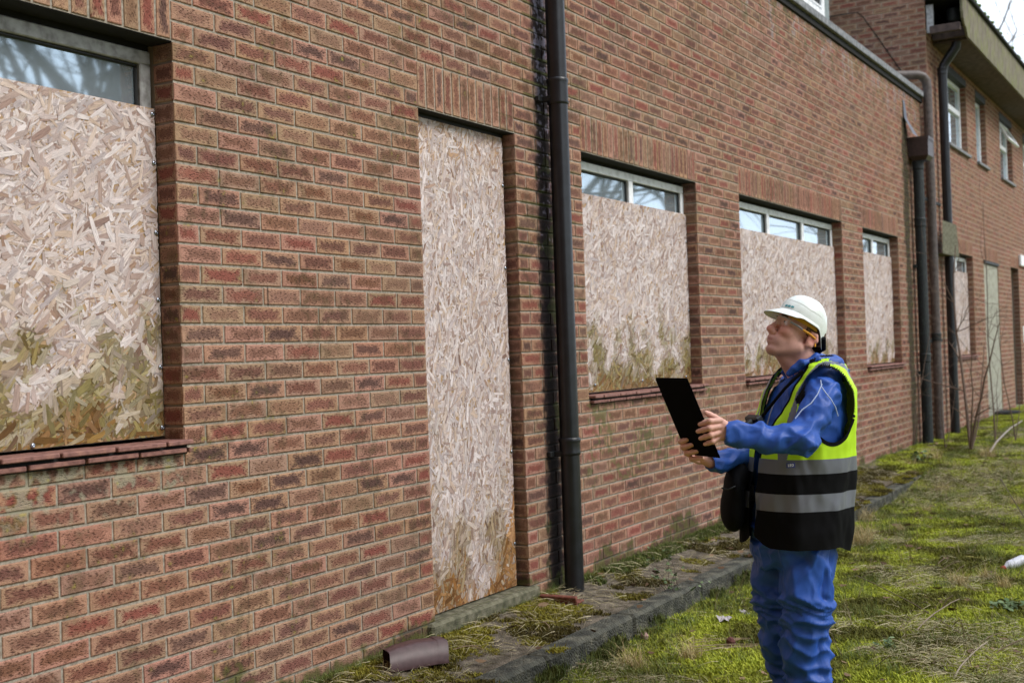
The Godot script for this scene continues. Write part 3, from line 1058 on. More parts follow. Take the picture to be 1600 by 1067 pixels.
func tall_building() -> void:
	var b := thing("brick_house", "taller two-storey brick block with deep mossy eaves beyond the flat-roofed wall", "building", Vector3.ZERO)
	var xc := 13.2
	var x_end := 26.0
	var yb := BASE - 23 * COURSE
	# ground floor: boarded window, closed grey door, dark doorway; upper floor: windows
	var h5 := [14.4, 15.975, -8, 12]
	var hd := [16.875, 18.225, -21, 12]
	var h6 := [19.575, 20.475, -21, 12]
	var u1 := [14.4, 15.9, 32, 46]
	var u2 := [16.65, 17.55, 32, 46]
	var u3 := [18.9, 20.25, 32, 46]
	var u4 := [21.6, 23.4, 32, 46]
	var low := [h5, hd, h6]
	var upp := [u1, u2, u3, u4]
	var plan := plan_wall(xc, x_end, -23, 50, low)
	var keep := []
	for q in plan:
		var inside := false
		for h in upp:
			var y0: float = BASE + h[2] * COURSE
			var y1: float = BASE + h[3] * COURSE
			if q[0] + q[2] > h[0] and q[0] < h[1] and q[1] > y0 - 0.02 and q[1] + 0.02 < y1:
				inside = true
				# cut bricks at the jambs
				if q[0] < h[0] - 0.03: keep.append([q[0], q[1], h[0] - q[0], q[3], q[4]])
				if q[0] + q[2] > h[1] + 0.03: keep.append([h[1], q[1], q[0] + q[2] - h[1], q[3], q[4]])
		if not inside: keep.append(q)
	var all := low + upp
	var gaps := all.map(func(h): return [h[0], h[1], BASE + h[2] * COURSE, BASE + h[3] * COURSE])
	var wall := MB.new()
	backing(wall, xc + 0.006, x_end, yb, BASE + 50 * COURSE, gaps, -0.0045, -0.12)
	returns(b, gaps, -0.0045, -0.3)
	var wn := put(wall, "wall", M.mortar_far, b)
	var order := []
	for k in keep.size():
		var q: Array = keep[k]
		var p := Vector3(q[0] + q[2] * 0.5, q[1] + q[3] * 0.5, 0)
		var px := pixel(p)
		order.append([depth_of(p) if px.x > 1495 and px.x < 1605 and px.y > 60 and px.y < 660 else 1e6 + k, k])
	order.sort()
	var single := {}
	for k in 120: single[order[k][1]] = true
	var r := RandomNumberGenerator.new()
	r.seed = 12
	var rest := MB.new()
	for k in keep.size():
		var q: Array = keep[k]
		var mb := rest
		if single.has(k): mb = MB.new()
		lay(mb, Vector3(q[0], q[1], 0), Vector3.RIGHT, Vector3.UP, Vector3.BACK, q[2], q[3], r, q[4])
		if single.has(k): put(mb, "brick", M.brick_far, wn)
	for h in all: reveal_bricks(rest, h, r, 0.1)
	put(rest, "bricks", M.brick_far, wn, "stuff")
	# gable wall above the flat roof and in the slot
	var gm := MB.new()
	var gk := gm.v.size()
	for p in [Vector3(xc + 0.006, yb, -0.006), Vector3(xc + 0.006, 6.6, -0.006), Vector3(xc + 0.006, 6.6, -6), Vector3(xc + 0.006, yb, -6)]:
		gm.vert(p, Vector3.LEFT)
	gm.tri(gk, gk + 1, gk + 2); gm.tri(gk, gk + 2, gk + 3)
	var gn := put(gm, "gable", M.mortar_far, b)
	var grest := MB.new()
	for c in range(-23, 66):
		var ph := 0.0 if posmod(c, 2) == 0 else -0.1125
		for k in 14:
			var z0 := minf(0.0, -(k * BRICK + ph))
			var z1 := -((k + 1) * BRICK + ph) + 0.01
			if z0 - z1 < 0.03: continue
			var o := Vector3(xc, BASE + c * COURSE, z0)
			if o.y < 4.4 and k > 2: continue
			var vis := pixel(o)
			if c >= 37 and k < 6 and vis.y > -5 and vis.x > 1290:
				var mb := MB.new()
				lay(mb, o, Vector3(0, 0, -1), Vector3.UP, Vector3.LEFT, z0 - z1, 0.065, r, false)
				put(mb, "brick", M.brick_far, gn)
			else:
				lay(grest, o, Vector3(0, 0, -1), Vector3.UP, Vector3.LEFT, z0 - z1, 0.065, r, false)
	put(grest, "bricks", M.brick_far, gn, "stuff")
	var rear := MB.new()  # dark sheets added inside so that no sky leaks through the block
	rear.quad(Vector3(xc + 0.05, -0.1, -1.6), Vector3(x_end, -0.1, -1.6), Vector3(x_end, 5.75, -1.6), Vector3(xc + 0.05, 5.75, -1.6), Vector3(18, 2, -4))
	rear.quad(Vector3(xc + 0.05, 2.75, -1.6), Vector3(x_end, 2.75, -1.6), Vector3(x_end, 2.75, -0.1), Vector3(xc + 0.05, 2.75, -0.1), Vector3(18, 4, -1))
	put(rear, "sky_blocker", M.felt, b)
	for h in low:
		var lt := MB.new()
		lt.box(Vector3(h[0] - 0.1, BASE + h[3] * COURSE - 0.009, -0.118), Vector3(h[1] + 0.1, BASE + h[3] * COURSE - 0.003, -0.007))
		put(lt, "lintel", M.felt, b)
	# loose cable stapled across the gable
	var cb := MB.new()
	var cpts := []
	for q in [[1290, 27], [1318, 22], [1341, 19], [1350, 27], [1375, 62], [1400, 98], [1428, 138]]:
		var dd := ray(q[0], q[1])
		cpts.append(CAM + dd * ((xc - 0.012 - CAM.x) / dd.x))
	cb.tube(cpts, [0.006, 0.006, 0.006, 0.006, 0.006, 0.006, 0.006], 5)
	put(cb, "cable", M.felt, b)
	# back of the slot
	var sb := MB.new()
	sb.quad(Vector3(12.69, -0.1, -1.2), Vector3(13.21, -0.1, -1.2), Vector3(13.21, 4.3, -1.2), Vector3(12.69, 4.3, -1.2), Vector3(13, 2, -3))
	put(sb, "slot_wall", M.mortar_far, b)
	# eaves: soffit boards, deep fascia, mossy roof edge
	for k in 9:
		var so := MB.new()
		so.box(Vector3(13.6 + k * 1.38, 5.26, 0.004), Vector3(13.6 + (k + 1) * 1.38 - 0.004, 5.285, 0.455), 0.002)
		put(so, "soffit_board", M.soffit, b)
	var fs := MB.new()
	# the near end of the fascia is rotted to a curve
	var prof := [Vector2(13.12, 5.74), Vector2(13.10, 5.62), Vector2(13.10, 5.52), Vector2(13.13, 5.44), Vector2(13.20, 5.38), Vector2(13.27, 5.345), Vector2(13.29, 5.365), Vector2(13.32, 5.33), Vector2(13.42, 5.25), Vector2(26.0, 5.24)]
	for k in prof.size() - 1:
		var a: Vector2 = prof[k]
		var c: Vector2 = prof[k + 1]
		var yt := 5.745
		if a.y >= yt - 0.01: continue
		for zz in [0.487, 0.457]:
			var base := fs.v.size()
			var nn := Vector3(0, 0, 1 if zz > 0.47 else -1)
			for p in [Vector3(a.x, a.y, zz), Vector3(c.x, c.y, zz), Vector3(c.x, yt, zz), Vector3(a.x, yt, zz)]: fs.vert(p, nn, Vector2(p.x, p.y))
			fs.tri(base, base + 1, base + 2); fs.tri(base, base + 2, base + 3)
		fs.quad(Vector3(a.x, a.y, 0.457), Vector3(a.x, a.y, 0.487), Vector3(c.x, c.y, 0.487), Vector3(c.x, c.y, 0.457), Vector3((a.x + c.x) * 0.5, 5.9, 0.47))
	fs.quad(Vector3(13.10, 5.52, 0.457), Vector3(13.10, 5.52, 0.487), Vector3(13.12, 5.745, 0.487), Vector3(13.12, 5.745, 0.457), Vector3(15, 5.6, 0.47))
	put(fs, "fascia", M.fascia, b).set_meta("label", "deep painted eaves board streaked green with algae, rotted at its end")
	var rt := MB.new()
	rt.box(Vector3(13.06, 5.75, 0.003), Vector3(26.0, 5.80, 0.53), 0.01)
	rt.box(Vector3(13.25, 5.75, -6.0), Vector3(26.0, 5.80, 0.0))
	put(rt, "roof", M.felt, b)
	var me := MB.new()
	var rr := RandomNumberGenerator.new()
	rr.seed = 5
	for k in 700:
		var xx := 13.1 + pow(rr.randf(), 1.3) * 12.5
		var s := rr.randf_range(0.015, 0.05)
		me.hexa(Vector3(-s, -0.012, -s * 0.6), Vector3(s, s * 0.7, s * 0.6), s * 0.3, Transform3D(Basis(Vector3.UP, rr.randf() * 6.0), Vector3(xx, 5.81, 0.50 - rr.randf() * 0.12)))
	put(me, "moss", M.moss_edge, b, "stuff")
	var jb := MB.new()
	jb.box(Vector3(13.14, 5.30, 0.06), Vector3(13.20, 5.40, 0.44), 0.004)
	jb.box(Vector3(13.5, 5.29, 0.02), Vector3(13.58, 5.42, 0.45), 0.004)
	put(jb, "rafter_end", M.soffit, b)
	var bb := MB.new()
	bb.box(Vector3(13.215, 5.33, 0.01), Vector3(13.24, 5.70, 0.10), 0.003)
	put(bb, "barge_strip", M.frame_aluminium, b)
	# upper windows
	var yy0 := BASE + 32 * COURSE
	var yy1 := BASE + 46 * COURSE
	glazed_window(b, u1[0], u1[1], yy0 + 0.02, yy1 - 0.01, yy1 - 0.42, 14.95, -0.09)
	glazed_window(b, u2[0], u2[1], yy0 + 0.02, yy1 - 0.01, 0.0, 0.0, -0.09)
	glazed_window(b, u3[0], u3[1], yy0 + 0.02, yy1 - 0.01, yy1 - 0.42, 19.6, -0.09)
	glazed_window(b, u4[0], u4[1], yy0 + 0.02, yy1 - 0.01, yy1 - 0.42, 22.5, -0.09)
	# the third upper window has its top light propped open
	var tl := MB.new()
	var tx := Transform3D(Basis(Vector3.RIGHT, -0.5), Vector3(0, yy1 - 0.03, -0.07))
	tl.hexa(Vector3(19.0, -0.40, -0.02), Vector3(20.15, -0.34, 0.02), 0.004, tx)
	tl.hexa(Vector3(19.0, -0.05, -0.02), Vector3(20.15, 0.0, 0.02), 0.004, tx)
	tl.hexa(Vector3(19.0, -0.34, -0.02), Vector3(19.06, -0.05, 0.02), 0.004, tx)
	tl.hexa(Vector3(20.09, -0.34, -0.02), Vector3(20.15, -0.05, 0.02), 0.004, tx)
	put(tl, "open_light", M.frame_white, b)
	for h in upp:
		var sl := MB.new()
		sl.box(Vector3(h[0] - 0.03, BASE + h[2] * COURSE - 0.03, -0.10), Vector3(h[1] + 0.03, BASE + h[2] * COURSE + 0.015, 0.045), 0.004)
		put(sl, "sill", M.coping_grey, b)
		var ln := MB.new()
		ln.box(Vector3(h[0], BASE + h[3] * COURSE - 0.012, -0.11), Vector3(h[1], BASE + h[3] * COURSE + 0.09, 0.006), 0.003)
		put(ln, "lintel", M.gasket, b)
	# ground floor
	boarded_window(b, h5, -0.085, 0.655, 2, true, 0.15, 406, "chipboard-covered window of the two-storey block, beside the grey flush door")
	sill(b, h5[0], h5[1] + 0.02, BASE - 7.72 * COURSE)
	var gd := Node3D.new()
	gd.name = "door"
	b.add_child(gd, true)
	gd.set_meta("label", "plain pale grey sheet door, shut")
	var leaf := MB.new()
	leaf.box(Vector3(hd[0] + 0.004, 0.06, -0.06), Vector3(hd[1] - 0.004, BASE + 0.90 - 0.06, -0.012), 0.004)
	put(leaf, "leaf", M.grey_door, gd)
	var hdm := MB.new()
	hdm.box(Vector3(hd[0], BASE + 0.845, -0.09), Vector3(hd[1], BASE + 0.89, 0.02), 0.004)
	put(hdm, "door_head", M.gasket, gd)
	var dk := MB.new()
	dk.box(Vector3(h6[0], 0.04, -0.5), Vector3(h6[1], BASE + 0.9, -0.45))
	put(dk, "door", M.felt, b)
	var no := MB.new()
	no.box(Vector3(20.75, 1.2, 0.002), Vector3(21.05, 1.5, 0.006))
	put(no, "notice", M.frame_white, b)
	var ex := MB.new()
	ex.box(Vector3(20.5, 2.60, 0.002), Vector3(21.3, 2.80, 0.05), 0.01)
	put(ex, "vent_cover", M.frame_white, b)

# ================= pipes =================
func collar(mb: MB, c: Vector3, r: float, h: float) -> void:
	mb.lathe([Vector2(r * 0.98, -h / 2), Vector2(r * 1.10, -h / 2 + 0.004), Vector2(r * 1.13, -h / 2 + 0.016), Vector2(r * 1.07, -h / 2 + 0.024), Vector2(r * 1.07, h / 2 - 0.03), Vector2(r * 1.15, h / 2 - 0.022), Vector2(r * 1.15, h / 2 - 0.006), Vector2(r * 1.02, h / 2)], 28, Transform3D(Basis.IDENTITY, c))

func straight(mb: MB, x: float, z: float, y0: float, y1: float, r: float) -> void:
	mb.lathe([Vector2(r, y0), Vector2(r, y1)], 28, Transform3D(Basis.IDENTITY, Vector3(x, 0, z)))

func pipes() -> void:
	# the big downpipe in front of the wall
	var px := 2.80
	var pz := 0.100
	var p := thing("downpipe", "thick black plastic downpipe standing on the concrete strip beside the boarded doorway", "downpipe")
	var r := 0.055
	for s in [[-0.02, 0.84], [0.84, 2.86], [2.86, 4.9]]:
		var mb := MB.new()
		straight(mb, px, pz, s[0], s[1], r * rng.randf_range(0.985, 1.0))
		put(mb, "pipe_length", M.pipe_black, p)
	for y in [0.80, 2.80]:
		var mb := MB.new()
		collar(mb, Vector3(px, y, pz), r, 0.15 if y > 1.0 else 0.10)
		put(mb, "socket", M.pipe_black, p)
		var br := MB.new()
		br.box(Vector3(px - 0.095, y - 0.055, 0.004), Vector3(px - 0.03, y - 0.025, 0.03), 0.003)
		br.box(Vector3(px - 0.055, y - 0.055, 0.01), Vector3(px - 0.02, y - 0.025, pz), 0.003)
		put(br, "bracket", M.gasket, p)
	# gully: a broken clay channel and a dark hole round the pipe foot
	var g := thing("drain_gully", "broken red clay gully piece at the foot of the thick black downpipe", "gully")
	var gm := MB.new()
	var ga := on_y(846, 941, -0.022)
	var gb := on_y(903, 945, -0.022)
	var gx := (gb - ga).normalized()
	var gl := (gb - ga).length()
	gm.hexa(Vector3(0, 0.0, -0.012), Vector3(gl, 0.048, 0.012), 0.004, Transform3D(Basis(gx, Vector3.UP, gx.cross(Vector3.UP)) * Basis(Vector3.RIGHT, 0.3), ga))
	gm.hexa(Vector3(0, 0.0, -0.09), Vector3(gl, 0.012, -0.012), 0.004, Transform3D(Basis(gx, Vector3.UP, gx.cross(Vector3.UP)), ga))
	put(gm, "channel_side", M.terracotta, g)
	var gh := MB.new()
	gh.lathe([Vector2(0.001, -0.026), Vector2(0.085, -0.026)], 20, Transform3D(Basis.IDENTITY, Vector3(2.80, 0.001, 0.095)))
	gh.box(Vector3(2.49, -0.05, 0.01), Vector3(2.62, -0.012, 0.07), 0.003)
	put(gh, "drain_hole", M.felt, g)
	# far downpipe with hopper
	var hx := 12.02
	var hz := 0.09
	var h := thing("hopper_downpipe", "black iron downpipe under a square brown hopper at the end of the long wall", "downpipe")
	for s in [[0.0, 1.1], [1.1, 2.75], [2.75, 3.50]]:
		var mb := MB.new()
		straight(mb, hx, hz, s[0], s[1], 0.063)
		put(mb, "pipe_length", M.pipe_iron, h)
	for y in [1.1, 2.75, 3.45]:
		var mb := MB.new()
		collar(mb, Vector3(hx, y, hz), 0.063, 0.11)
		put(mb, "socket", M.pipe_iron, h)
	var hp := MB.new()
	var o := Vector3(hx + 0.02, 3.50, 0.125)
	var lo := [Vector3(-0.10, 0, -0.08), Vector3(0.10, 0, -0.08), Vector3(0.10, 0, 0.08), Vector3(-0.10, 0, 0.08)]
	for k in 4:
		var k2 := (k + 1) % 4
		hp.quad(o + lo[k], o + lo[k2], o + lo[k2] * 1.45 + Vector3(0, 0.05, 0), o + lo[k] * 1.45 + Vector3(0, 0.05, 0), o + Vector3(0, 0.12, 0))
		hp.quad(o + lo[k] * 1.45 + Vector3(0, 0.05, 0), o + lo[k2] * 1.45 + Vector3(0, 0.05, 0), o + lo[k2] * 1.5 + Vector3(0, 0.27, 0), o + lo[k] * 1.5 + Vector3(0, 0.27, 0), o + Vector3(0, 0.1, 0))
		hp.quad(o + lo[k] * 1.58 + Vector3(0, 0.24, 0), o + lo[k2] * 1.58 + Vector3(0, 0.24, 0), o + lo[k2] * 1.58 + Vector3(0, 0.28, 0), o + lo[k] * 1.58 + Vector3(0, 0.28, 0), o + Vector3(0, 0.25, 0))
		hp.quad(o + lo[k] * 1.58 + Vector3(0, 0.28, 0), o + lo[k2] * 1.58 + Vector3(0, 0.28, 0), o + lo[k2] * 1.35 + Vector3(0, 0.28, 0), o + lo[k] * 1.35 + Vector3(0, 0.28, 0), o)
	put(hp, "hopper", M.hopper_plum, h)
	var ch := MB.new()
	ch.quad(Vector3(11.72, 4.22, 0.004), Vector3(11.82, 4.22, 0.004), Vector3(11.86, 4.0, 0.02), Vector3(11.70, 4.0, 0.02), Vector3(11.8, 4.1, -1))
	ch.quad(Vector3(11.70, 4.0, 0.02), Vector3(11.86, 4.0, 0.02), Vector3(12.05, 3.80, 0.10), Vector3(11.78, 3.80, 0.10), Vector3(11.8, 3.9, -1))
	put(ch, "lead_chute", M.lead, h)
	var bk := MB.new()
	bk.box(Vector3(hx - 0.08, 0.9, 0.004), Vector3(hx + 0.08, 0.94, 0.05), 0.003)
	bk.box(Vector3(hx - 0.08, 2.2, 0.004), Vector3(hx + 0.08, 2.24, 0.05), 0.003)
	put(bk, "bracket", M.pipe_iron, h)
	# brown soil pipe in the slot, bending back over the roof
	var s_ := thing("soil_pipe", "slim grey-brown pipe bending back over the flat roof, in the slot between the two buildings", "downpipe")
	var bp := MB.new()
	var sx := 12.72
	bp.tube([Vector3(sx, -0.02, 0.09), Vector3(sx, 2.0, 0.09), Vector3(sx, 4.50, 0.09), Vector3(sx - 0.01, 4.60, 0.085), Vector3(sx - 0.05, 4.66, 0.05), Vector3(sx - 0.10, 4.68, 0.0), Vector3(sx - 0.30, 4.68, -0.30), Vector3(sx - 0.5, 4.68, -0.6)], [0.056, 0.056, 0.056, 0.058, 0.058, 0.058, 0.056, 0.056], 18)
	put(bp, "pipe_length", M.pipe_brown, s_)
	var bc := MB.new()
	collar(bc, Vector3(sx, 1.35, 0.09), 0.056, 0.10)
	put(bc, "socket", M.pipe_iron, s_)
	var bbk := MB.new()
	bbk.box(Vector3(12.2, 3.08, 0.03), Vector3(13.5, 3.12, 0.055), 0.003)
	bbk.box(Vector3(12.3, 1.28, 0.03), Vector3(13.3, 1.32, 0.05), 0.003)
	put(bbk, "bracket", M.gasket, s_)
	# downpipe from the eaves
	var e := thing("eaves_downpipe", "long dark blue-grey downpipe swan-necked down from the mossy eaves", "downpipe")
	var ex := 13.66
	var em := MB.new()
	em.tube([Vector3(ex - 0.02, 5.52, 0.30), Vector3(ex, 5.30, 0.30), Vector3(ex, 5.20, 0.285), Vector3(ex, 5.05, 0.17), Vector3(ex, 4.97, 0.115), Vector3(ex, 4.85, 0.10), Vector3(ex, 3.0, 0.10), Vector3(ex, -0.02, 0.10)], [0.06, 0.06, 0.062, 0.062, 0.062, 0.06, 0.06, 0.06], 22)
	put(em, "pipe_length", M.pipe_black, e)
	for y in [4.90, 2.55]:
		var mb := MB.new()
		collar(mb, Vector3(ex, y, 0.10), 0.06, 0.1)
		put(mb, "socket", M.pipe_black, e)
	var ol := MB.new()
	ol.lathe([Vector2(0.06, 5.50), Vector2(0.085, 5.54), Vector2(0.085, 5.66), Vector2(0.075, 5.67)], 20, Transform3D(Basis.IDENTITY, Vector3(ex - 0.15, 0.0, 0.30)))
	put(ol, "outlet", M.pipe_iron, e)
	# weathered boards wedged behind the pipes
	var fl := thing("flashing_sheet", "mossy grey sheet fixed round the pipes between the two buildings", "flashing")
	var fm := MB.new()
	fm.quad(Vector3(12.95, 2.42, 0.16), Vector3(13.95, 2.42, 0.18), Vector3(13.86, 2.85, 0.17), Vector3(13.0, 2.85, 0.16), Vector3(13.4, 2.6, -1))
	fm.quad(Vector3(12.95, 2.42, 0.16), Vector3(13.95, 2.42, 0.18), Vector3(13.95, 2.42, 0.02), Vector3(12.95, 2.42, 0.02), Vector3(13.4, 3, 0.1))
	fm.hexa(Vector3(12.25, 2.50, 0.02), Vector3(12.55, 3.0, 0.04), 0.005, Transform3D.IDENTITY)
	put(fm, "sheet", M.step_concrete, fl)

# ================= ground =================
var n_ground: FastNoiseLite
var n_patch: FastNoiseLite
var n_bump: FastNoiseLite

func ground_height(x: float, z: float) -> float:
	if n_ground == null:
		n_ground = noise(0.55, 201)
		n_patch = noise(0.8, 202)
		n_bump = noise(4.0, 203)
	var h := -0.175
	h += 0.205 * smooths(7.4, 10.5, x)
	h += 0.02 * smooths(14.0, 20.0, x)
	h += 0.035 * n_ground.get_noise_2d(x, z) + 0.018 * n_patch.get_noise_2d(x * 3.0, z * 3.0)
	if z < 0.85: h += 0.02 * smooths(0.85, 0.62, z)
	if z > 3.0: h += 0.02 * (z - 3.0)
	return h

func apron_height(x: float, z: float) -> float:
	return 0.0 - 0.045 * clampf(z / 0.5, 0.0, 1.0) + 0.004 * n_bump.get_noise_2d(x * 2.0, z * 2.0) + 0.05 * smooths(7.0, 10.0, x)

func ground_image() -> Image:
	# 18 x 9 m of moss, thatch and bare earth, x -3..15, z 0..9
	var w := 1408
	var h := 704
	var a := noise(0.014, 211, FastNoiseLite.TYPE_SIMPLEX_SMOOTH, 5).get_image(w, h).get_data()
	var b := noise(0.05, 212, FastNoiseLite.TYPE_SIMPLEX_SMOOTH, 4).get_image(w, h).get_data()
	var c := noise(0.28, 213, FastNoiseLite.TYPE_SIMPLEX, 3).get_image(w, h).get_data()
	var out := PackedByteArray()
	out.resize(w * h * 3)
	var moss := Vector3(146, 152, 52)
	var dark := Vector3(84, 88, 36)
	var straw := Vector3(158, 144, 104)
	var earth := Vector3(76, 62, 46)
	for k in w * h:
		var na := a[k] / 255.0
		var nb := b[k] / 255.0
		var nc := c[k] / 255.0
		var p := dark.lerp(moss, smooths(0.25, 0.6, nb * 0.5 + nc * 0.5))
		p = p.lerp(straw, 0.6 * smooths(0.62, 0.74, na + (nc - 0.5) * 0.3))
		p = p.lerp(earth, 0.85 * smooths(0.58, 0.70, nb + (nc - 0.5) * 0.25))
		p *= 0.72 + 0.5 * nc
		out[k * 3] = int(clampf(p.x, 0, 255)); out[k * 3 + 1] = int(clampf(p.y, 0, 255)); out[k * 3 + 2] = int(clampf(p.z, 0, 255))
	return Image.create_from_data(w, h, false, Image.FORMAT_RGB8, out)

func sheet(x0: float, x1: float, z0: float, z1: float, step: float, height: Callable, uv: Callable) -> MB:
	var mb := MB.new()
	var nx := int(ceil((x1 - x0) / step))
	var nz := int(ceil((z1 - z0) / step))
	for b in nz + 1:
		for a in nx + 1:
			var x := lerpf(x0, x1, float(a) / nx)
			var z := lerpf(z0, z1, float(b) / nz)
			var y: float = height.call(x, z)
			var gx: float = height.call(x + 0.02, z) - y
			var gz: float = height.call(x, z + 0.02) - y
			mb.vert(Vector3(x, y, z), Vector3(-gx / 0.02, 1.0, -gz / 0.02).normalized(), uv.call(x, z))
	for b in nz:
		for a in nx:
			var k := b * (nx + 1) + a
			mb.tri(k, k + 1, k + nx + 2); mb.tri(k, k + nx + 2, k + nx + 1)
	return mb

func ground() -> void:
	ground_height(0, 0)
	var m := mat("turf", Color.WHITE, 0.98)
	m.albedo_texture = ImageTexture.create_from_image(ground_image())
	m.metallic_specular = 0.2
	m.uv1_scale = Vector3(1.0 / 18.0, 1.0 / 9.0, 1)
	pass
	var mb := sheet(-4.0, 26.0, 0.55, 7.5, 0.07, ground_height, func(x, z): return Vector2(x + 3.0, z))
	tag(put(mb, "ground", m), "", "", "", "structure")
	# the land beyond, out to the horizon
	var far := MB.new()
	var wide := func(x, z): return -0.30
	far = sheet(-400, 400, -400, 400, 50.0, wide, func(x, z): return Vector2(x + 3.0, z))
	var fm := mat("far_turf", srgb(96, 100, 58), 1.0)
	tag(put(far, "terrain", fm), "", "", "", "structure")
	# concrete strip along the wall
	var ap := sheet(-4.0, 9.8, 0.0, 0.505, 0.06, apron_height, func(x, z): return Vector2(x, z))
	tag(put(ap, "path", M.concrete), "", "", "", "structure")
	var bed := MB.new()
	bed.box(Vector3(-4.0, -0.3, -0.15), Vector3(26.0, -0.085, 0.6))
	put(bed, "path_bed", M.concrete).set_meta("kind", "structure")
	var kerb := Node3D.new()
	kerb.name = "kerb"
	add_child(kerb)
	kerb.set_meta("kind", "structure")
	var x := -3.93
	while x < 9.5:
		var ks := MB.new()
		var tilt := rng.randf_range(-0.006, 0.006)
		var dy := 0.05 * smooths(7.0, 10.0, x)
		ks.hexa(Vector3(0.004, -0.25, -0.062), Vector3(0.909, 0.0, 0.062), 0.016, Transform3D(Basis(Vector3.UP, rng.randf_range(-0.004, 0.004)) * Basis(Vector3(0, 0, 1), tilt), Vector3(x, -0.036 + dy + rng.randf_range(-0.004, 0.004), 0.565 + rng.randf_range(-0.003, 0.003))))
		put(ks, "kerb_stone", M.kerb_concrete, kerb)
		x += 0.913
	# mossed-over strip at the foot of the far walls
	var ms := sheet(8.6, 26.0, -0.02, 0.62, 0.06, func(xx, zz): return 0.045 * smooths(8.6, 10.2, xx) - 0.03 * (1.0 - smooths(8.6, 9.4, xx)) + 0.02 * n_patch.get_noise_2d(xx * 2.0, zz * 2.0) + 0.02 * smooths(12.0, 20.0, xx), func(xx, zz): return Vector2(xx + 3.0, zz + 2.0))
	tag(put(ms, "mossy_ground", m), "", "", "", "structure")

# ================= plants =================
func blade_mesh(h: float, w: float, bend: float, segs := 3) -> MB:
	var mb := MB.new()
	for k in segs + 1:
		var t := float(k) / segs
		var ang := bend * t
		var p := Vector3(sin(ang) * h * t, cos(ang * 0.8) * h * t, 0)
		var ww := w * (1.0 - t * 0.92)
		var nn := Vector3(-cos(ang), sin(ang), 0.0)
		mb.vert(p - Vector3(0, 0, ww / 2), nn, Vector2(0, t))
		mb.vert(p + Vector3(0, 0, ww / 2), nn, Vector2(1, t))
	for k in segs:
		mb.tri(k * 2, k * 2 + 1, k * 2 + 3); mb.tri(k * 2, k * 2 + 3, k * 2 + 2)
	return mb

func tuft_mesh(count: int, h0: float, h1: float, w: float, spread: float, lean: float, seed_: int) -> ArrayMesh:
	var r := RandomNumberGenerator.new()
	r.seed = seed_
	var mb := MB.new()
	for k in count:
		var b := blade_mesh(r.randf_range(h0, h1), w * r.randf_range(0.7, 1.3), r.randf_range(0.2, 1.0) * lean)
		var xf := Transform3D(Basis(Vector3.UP, r.randf() * TAU), Vector3(r.randf_range(-spread, spread), -0.004, r.randf_range(-spread, spread)))
		var sh := r.randf_range(0.75, 1.2)
		mb.col = Color(sh * r.randf_range(0.9, 1.1), sh, sh * r.randf_range(0.8, 1.1))
		var base := mb.v.size()
		for q in b.v.size():
			mb.vert(xf * b.v[q], xf.basis * b.n[q], b.t[q])
		for q in range(0, b.i.size(), 3):
			mb.tri(base + b.i[q], base + b.i[q + 1], base + b.i[q + 2])
	return mb.mesh()

func scatter(called: String, mesh: Mesh, material: Material, spots: Array, label: String, category: String) -> void:
	var mm := MultiMesh.new()
	mm.transform_format = MultiMesh.TRANSFORM_3D
	mm.use_colors = true
	mm.mesh = mesh
	mm.instance_count = spots.size()
	for k in spots.size():
		mm.set_instance_transform(k, spots[k][0])
		mm.set_instance_color(k, spots[k][1])
	var o := MultiMeshInstance3D.new()
	o.name = numbered(called)
	o.multimesh = mm
	o.material_override = material
	add_child(o)
	tag(o, label, category, "", "stuff")

func leaf_mat(called: String, c: Color, through := 0.25) -> StandardMaterial3D:
	var m := mat(called, c, 0.75)
	m.vertex_color_use_as_albedo = true
	m.backlight_enabled = through > 0.0
	m.backlight = Color(through, through, through * 0.6)
	m.metallic_specular = 0.3
	return m

func on_site(x: float, z: float) -> Array:
	# height of what lies there and whether it is the concrete strip
	if z < 0.505 and x < 9.2: return [apron_height(x, z), true]
	if z < 0.63 and x < 9.2: return [-0.036 + 0.05 * smooths(7.0, 10.0, x), true]
	if z < 0.62: return [0.045 * smooths(8.6, 10.2, x) - 0.03 * (1.0 - smooths(8.6, 9.4, x)) + 0.02 * n_patch.get_noise_2d(x * 2.0, z * 2.0) + 0.02 * smooths(12.0, 20.0, x), false]
	return [ground_height(x, z), false]

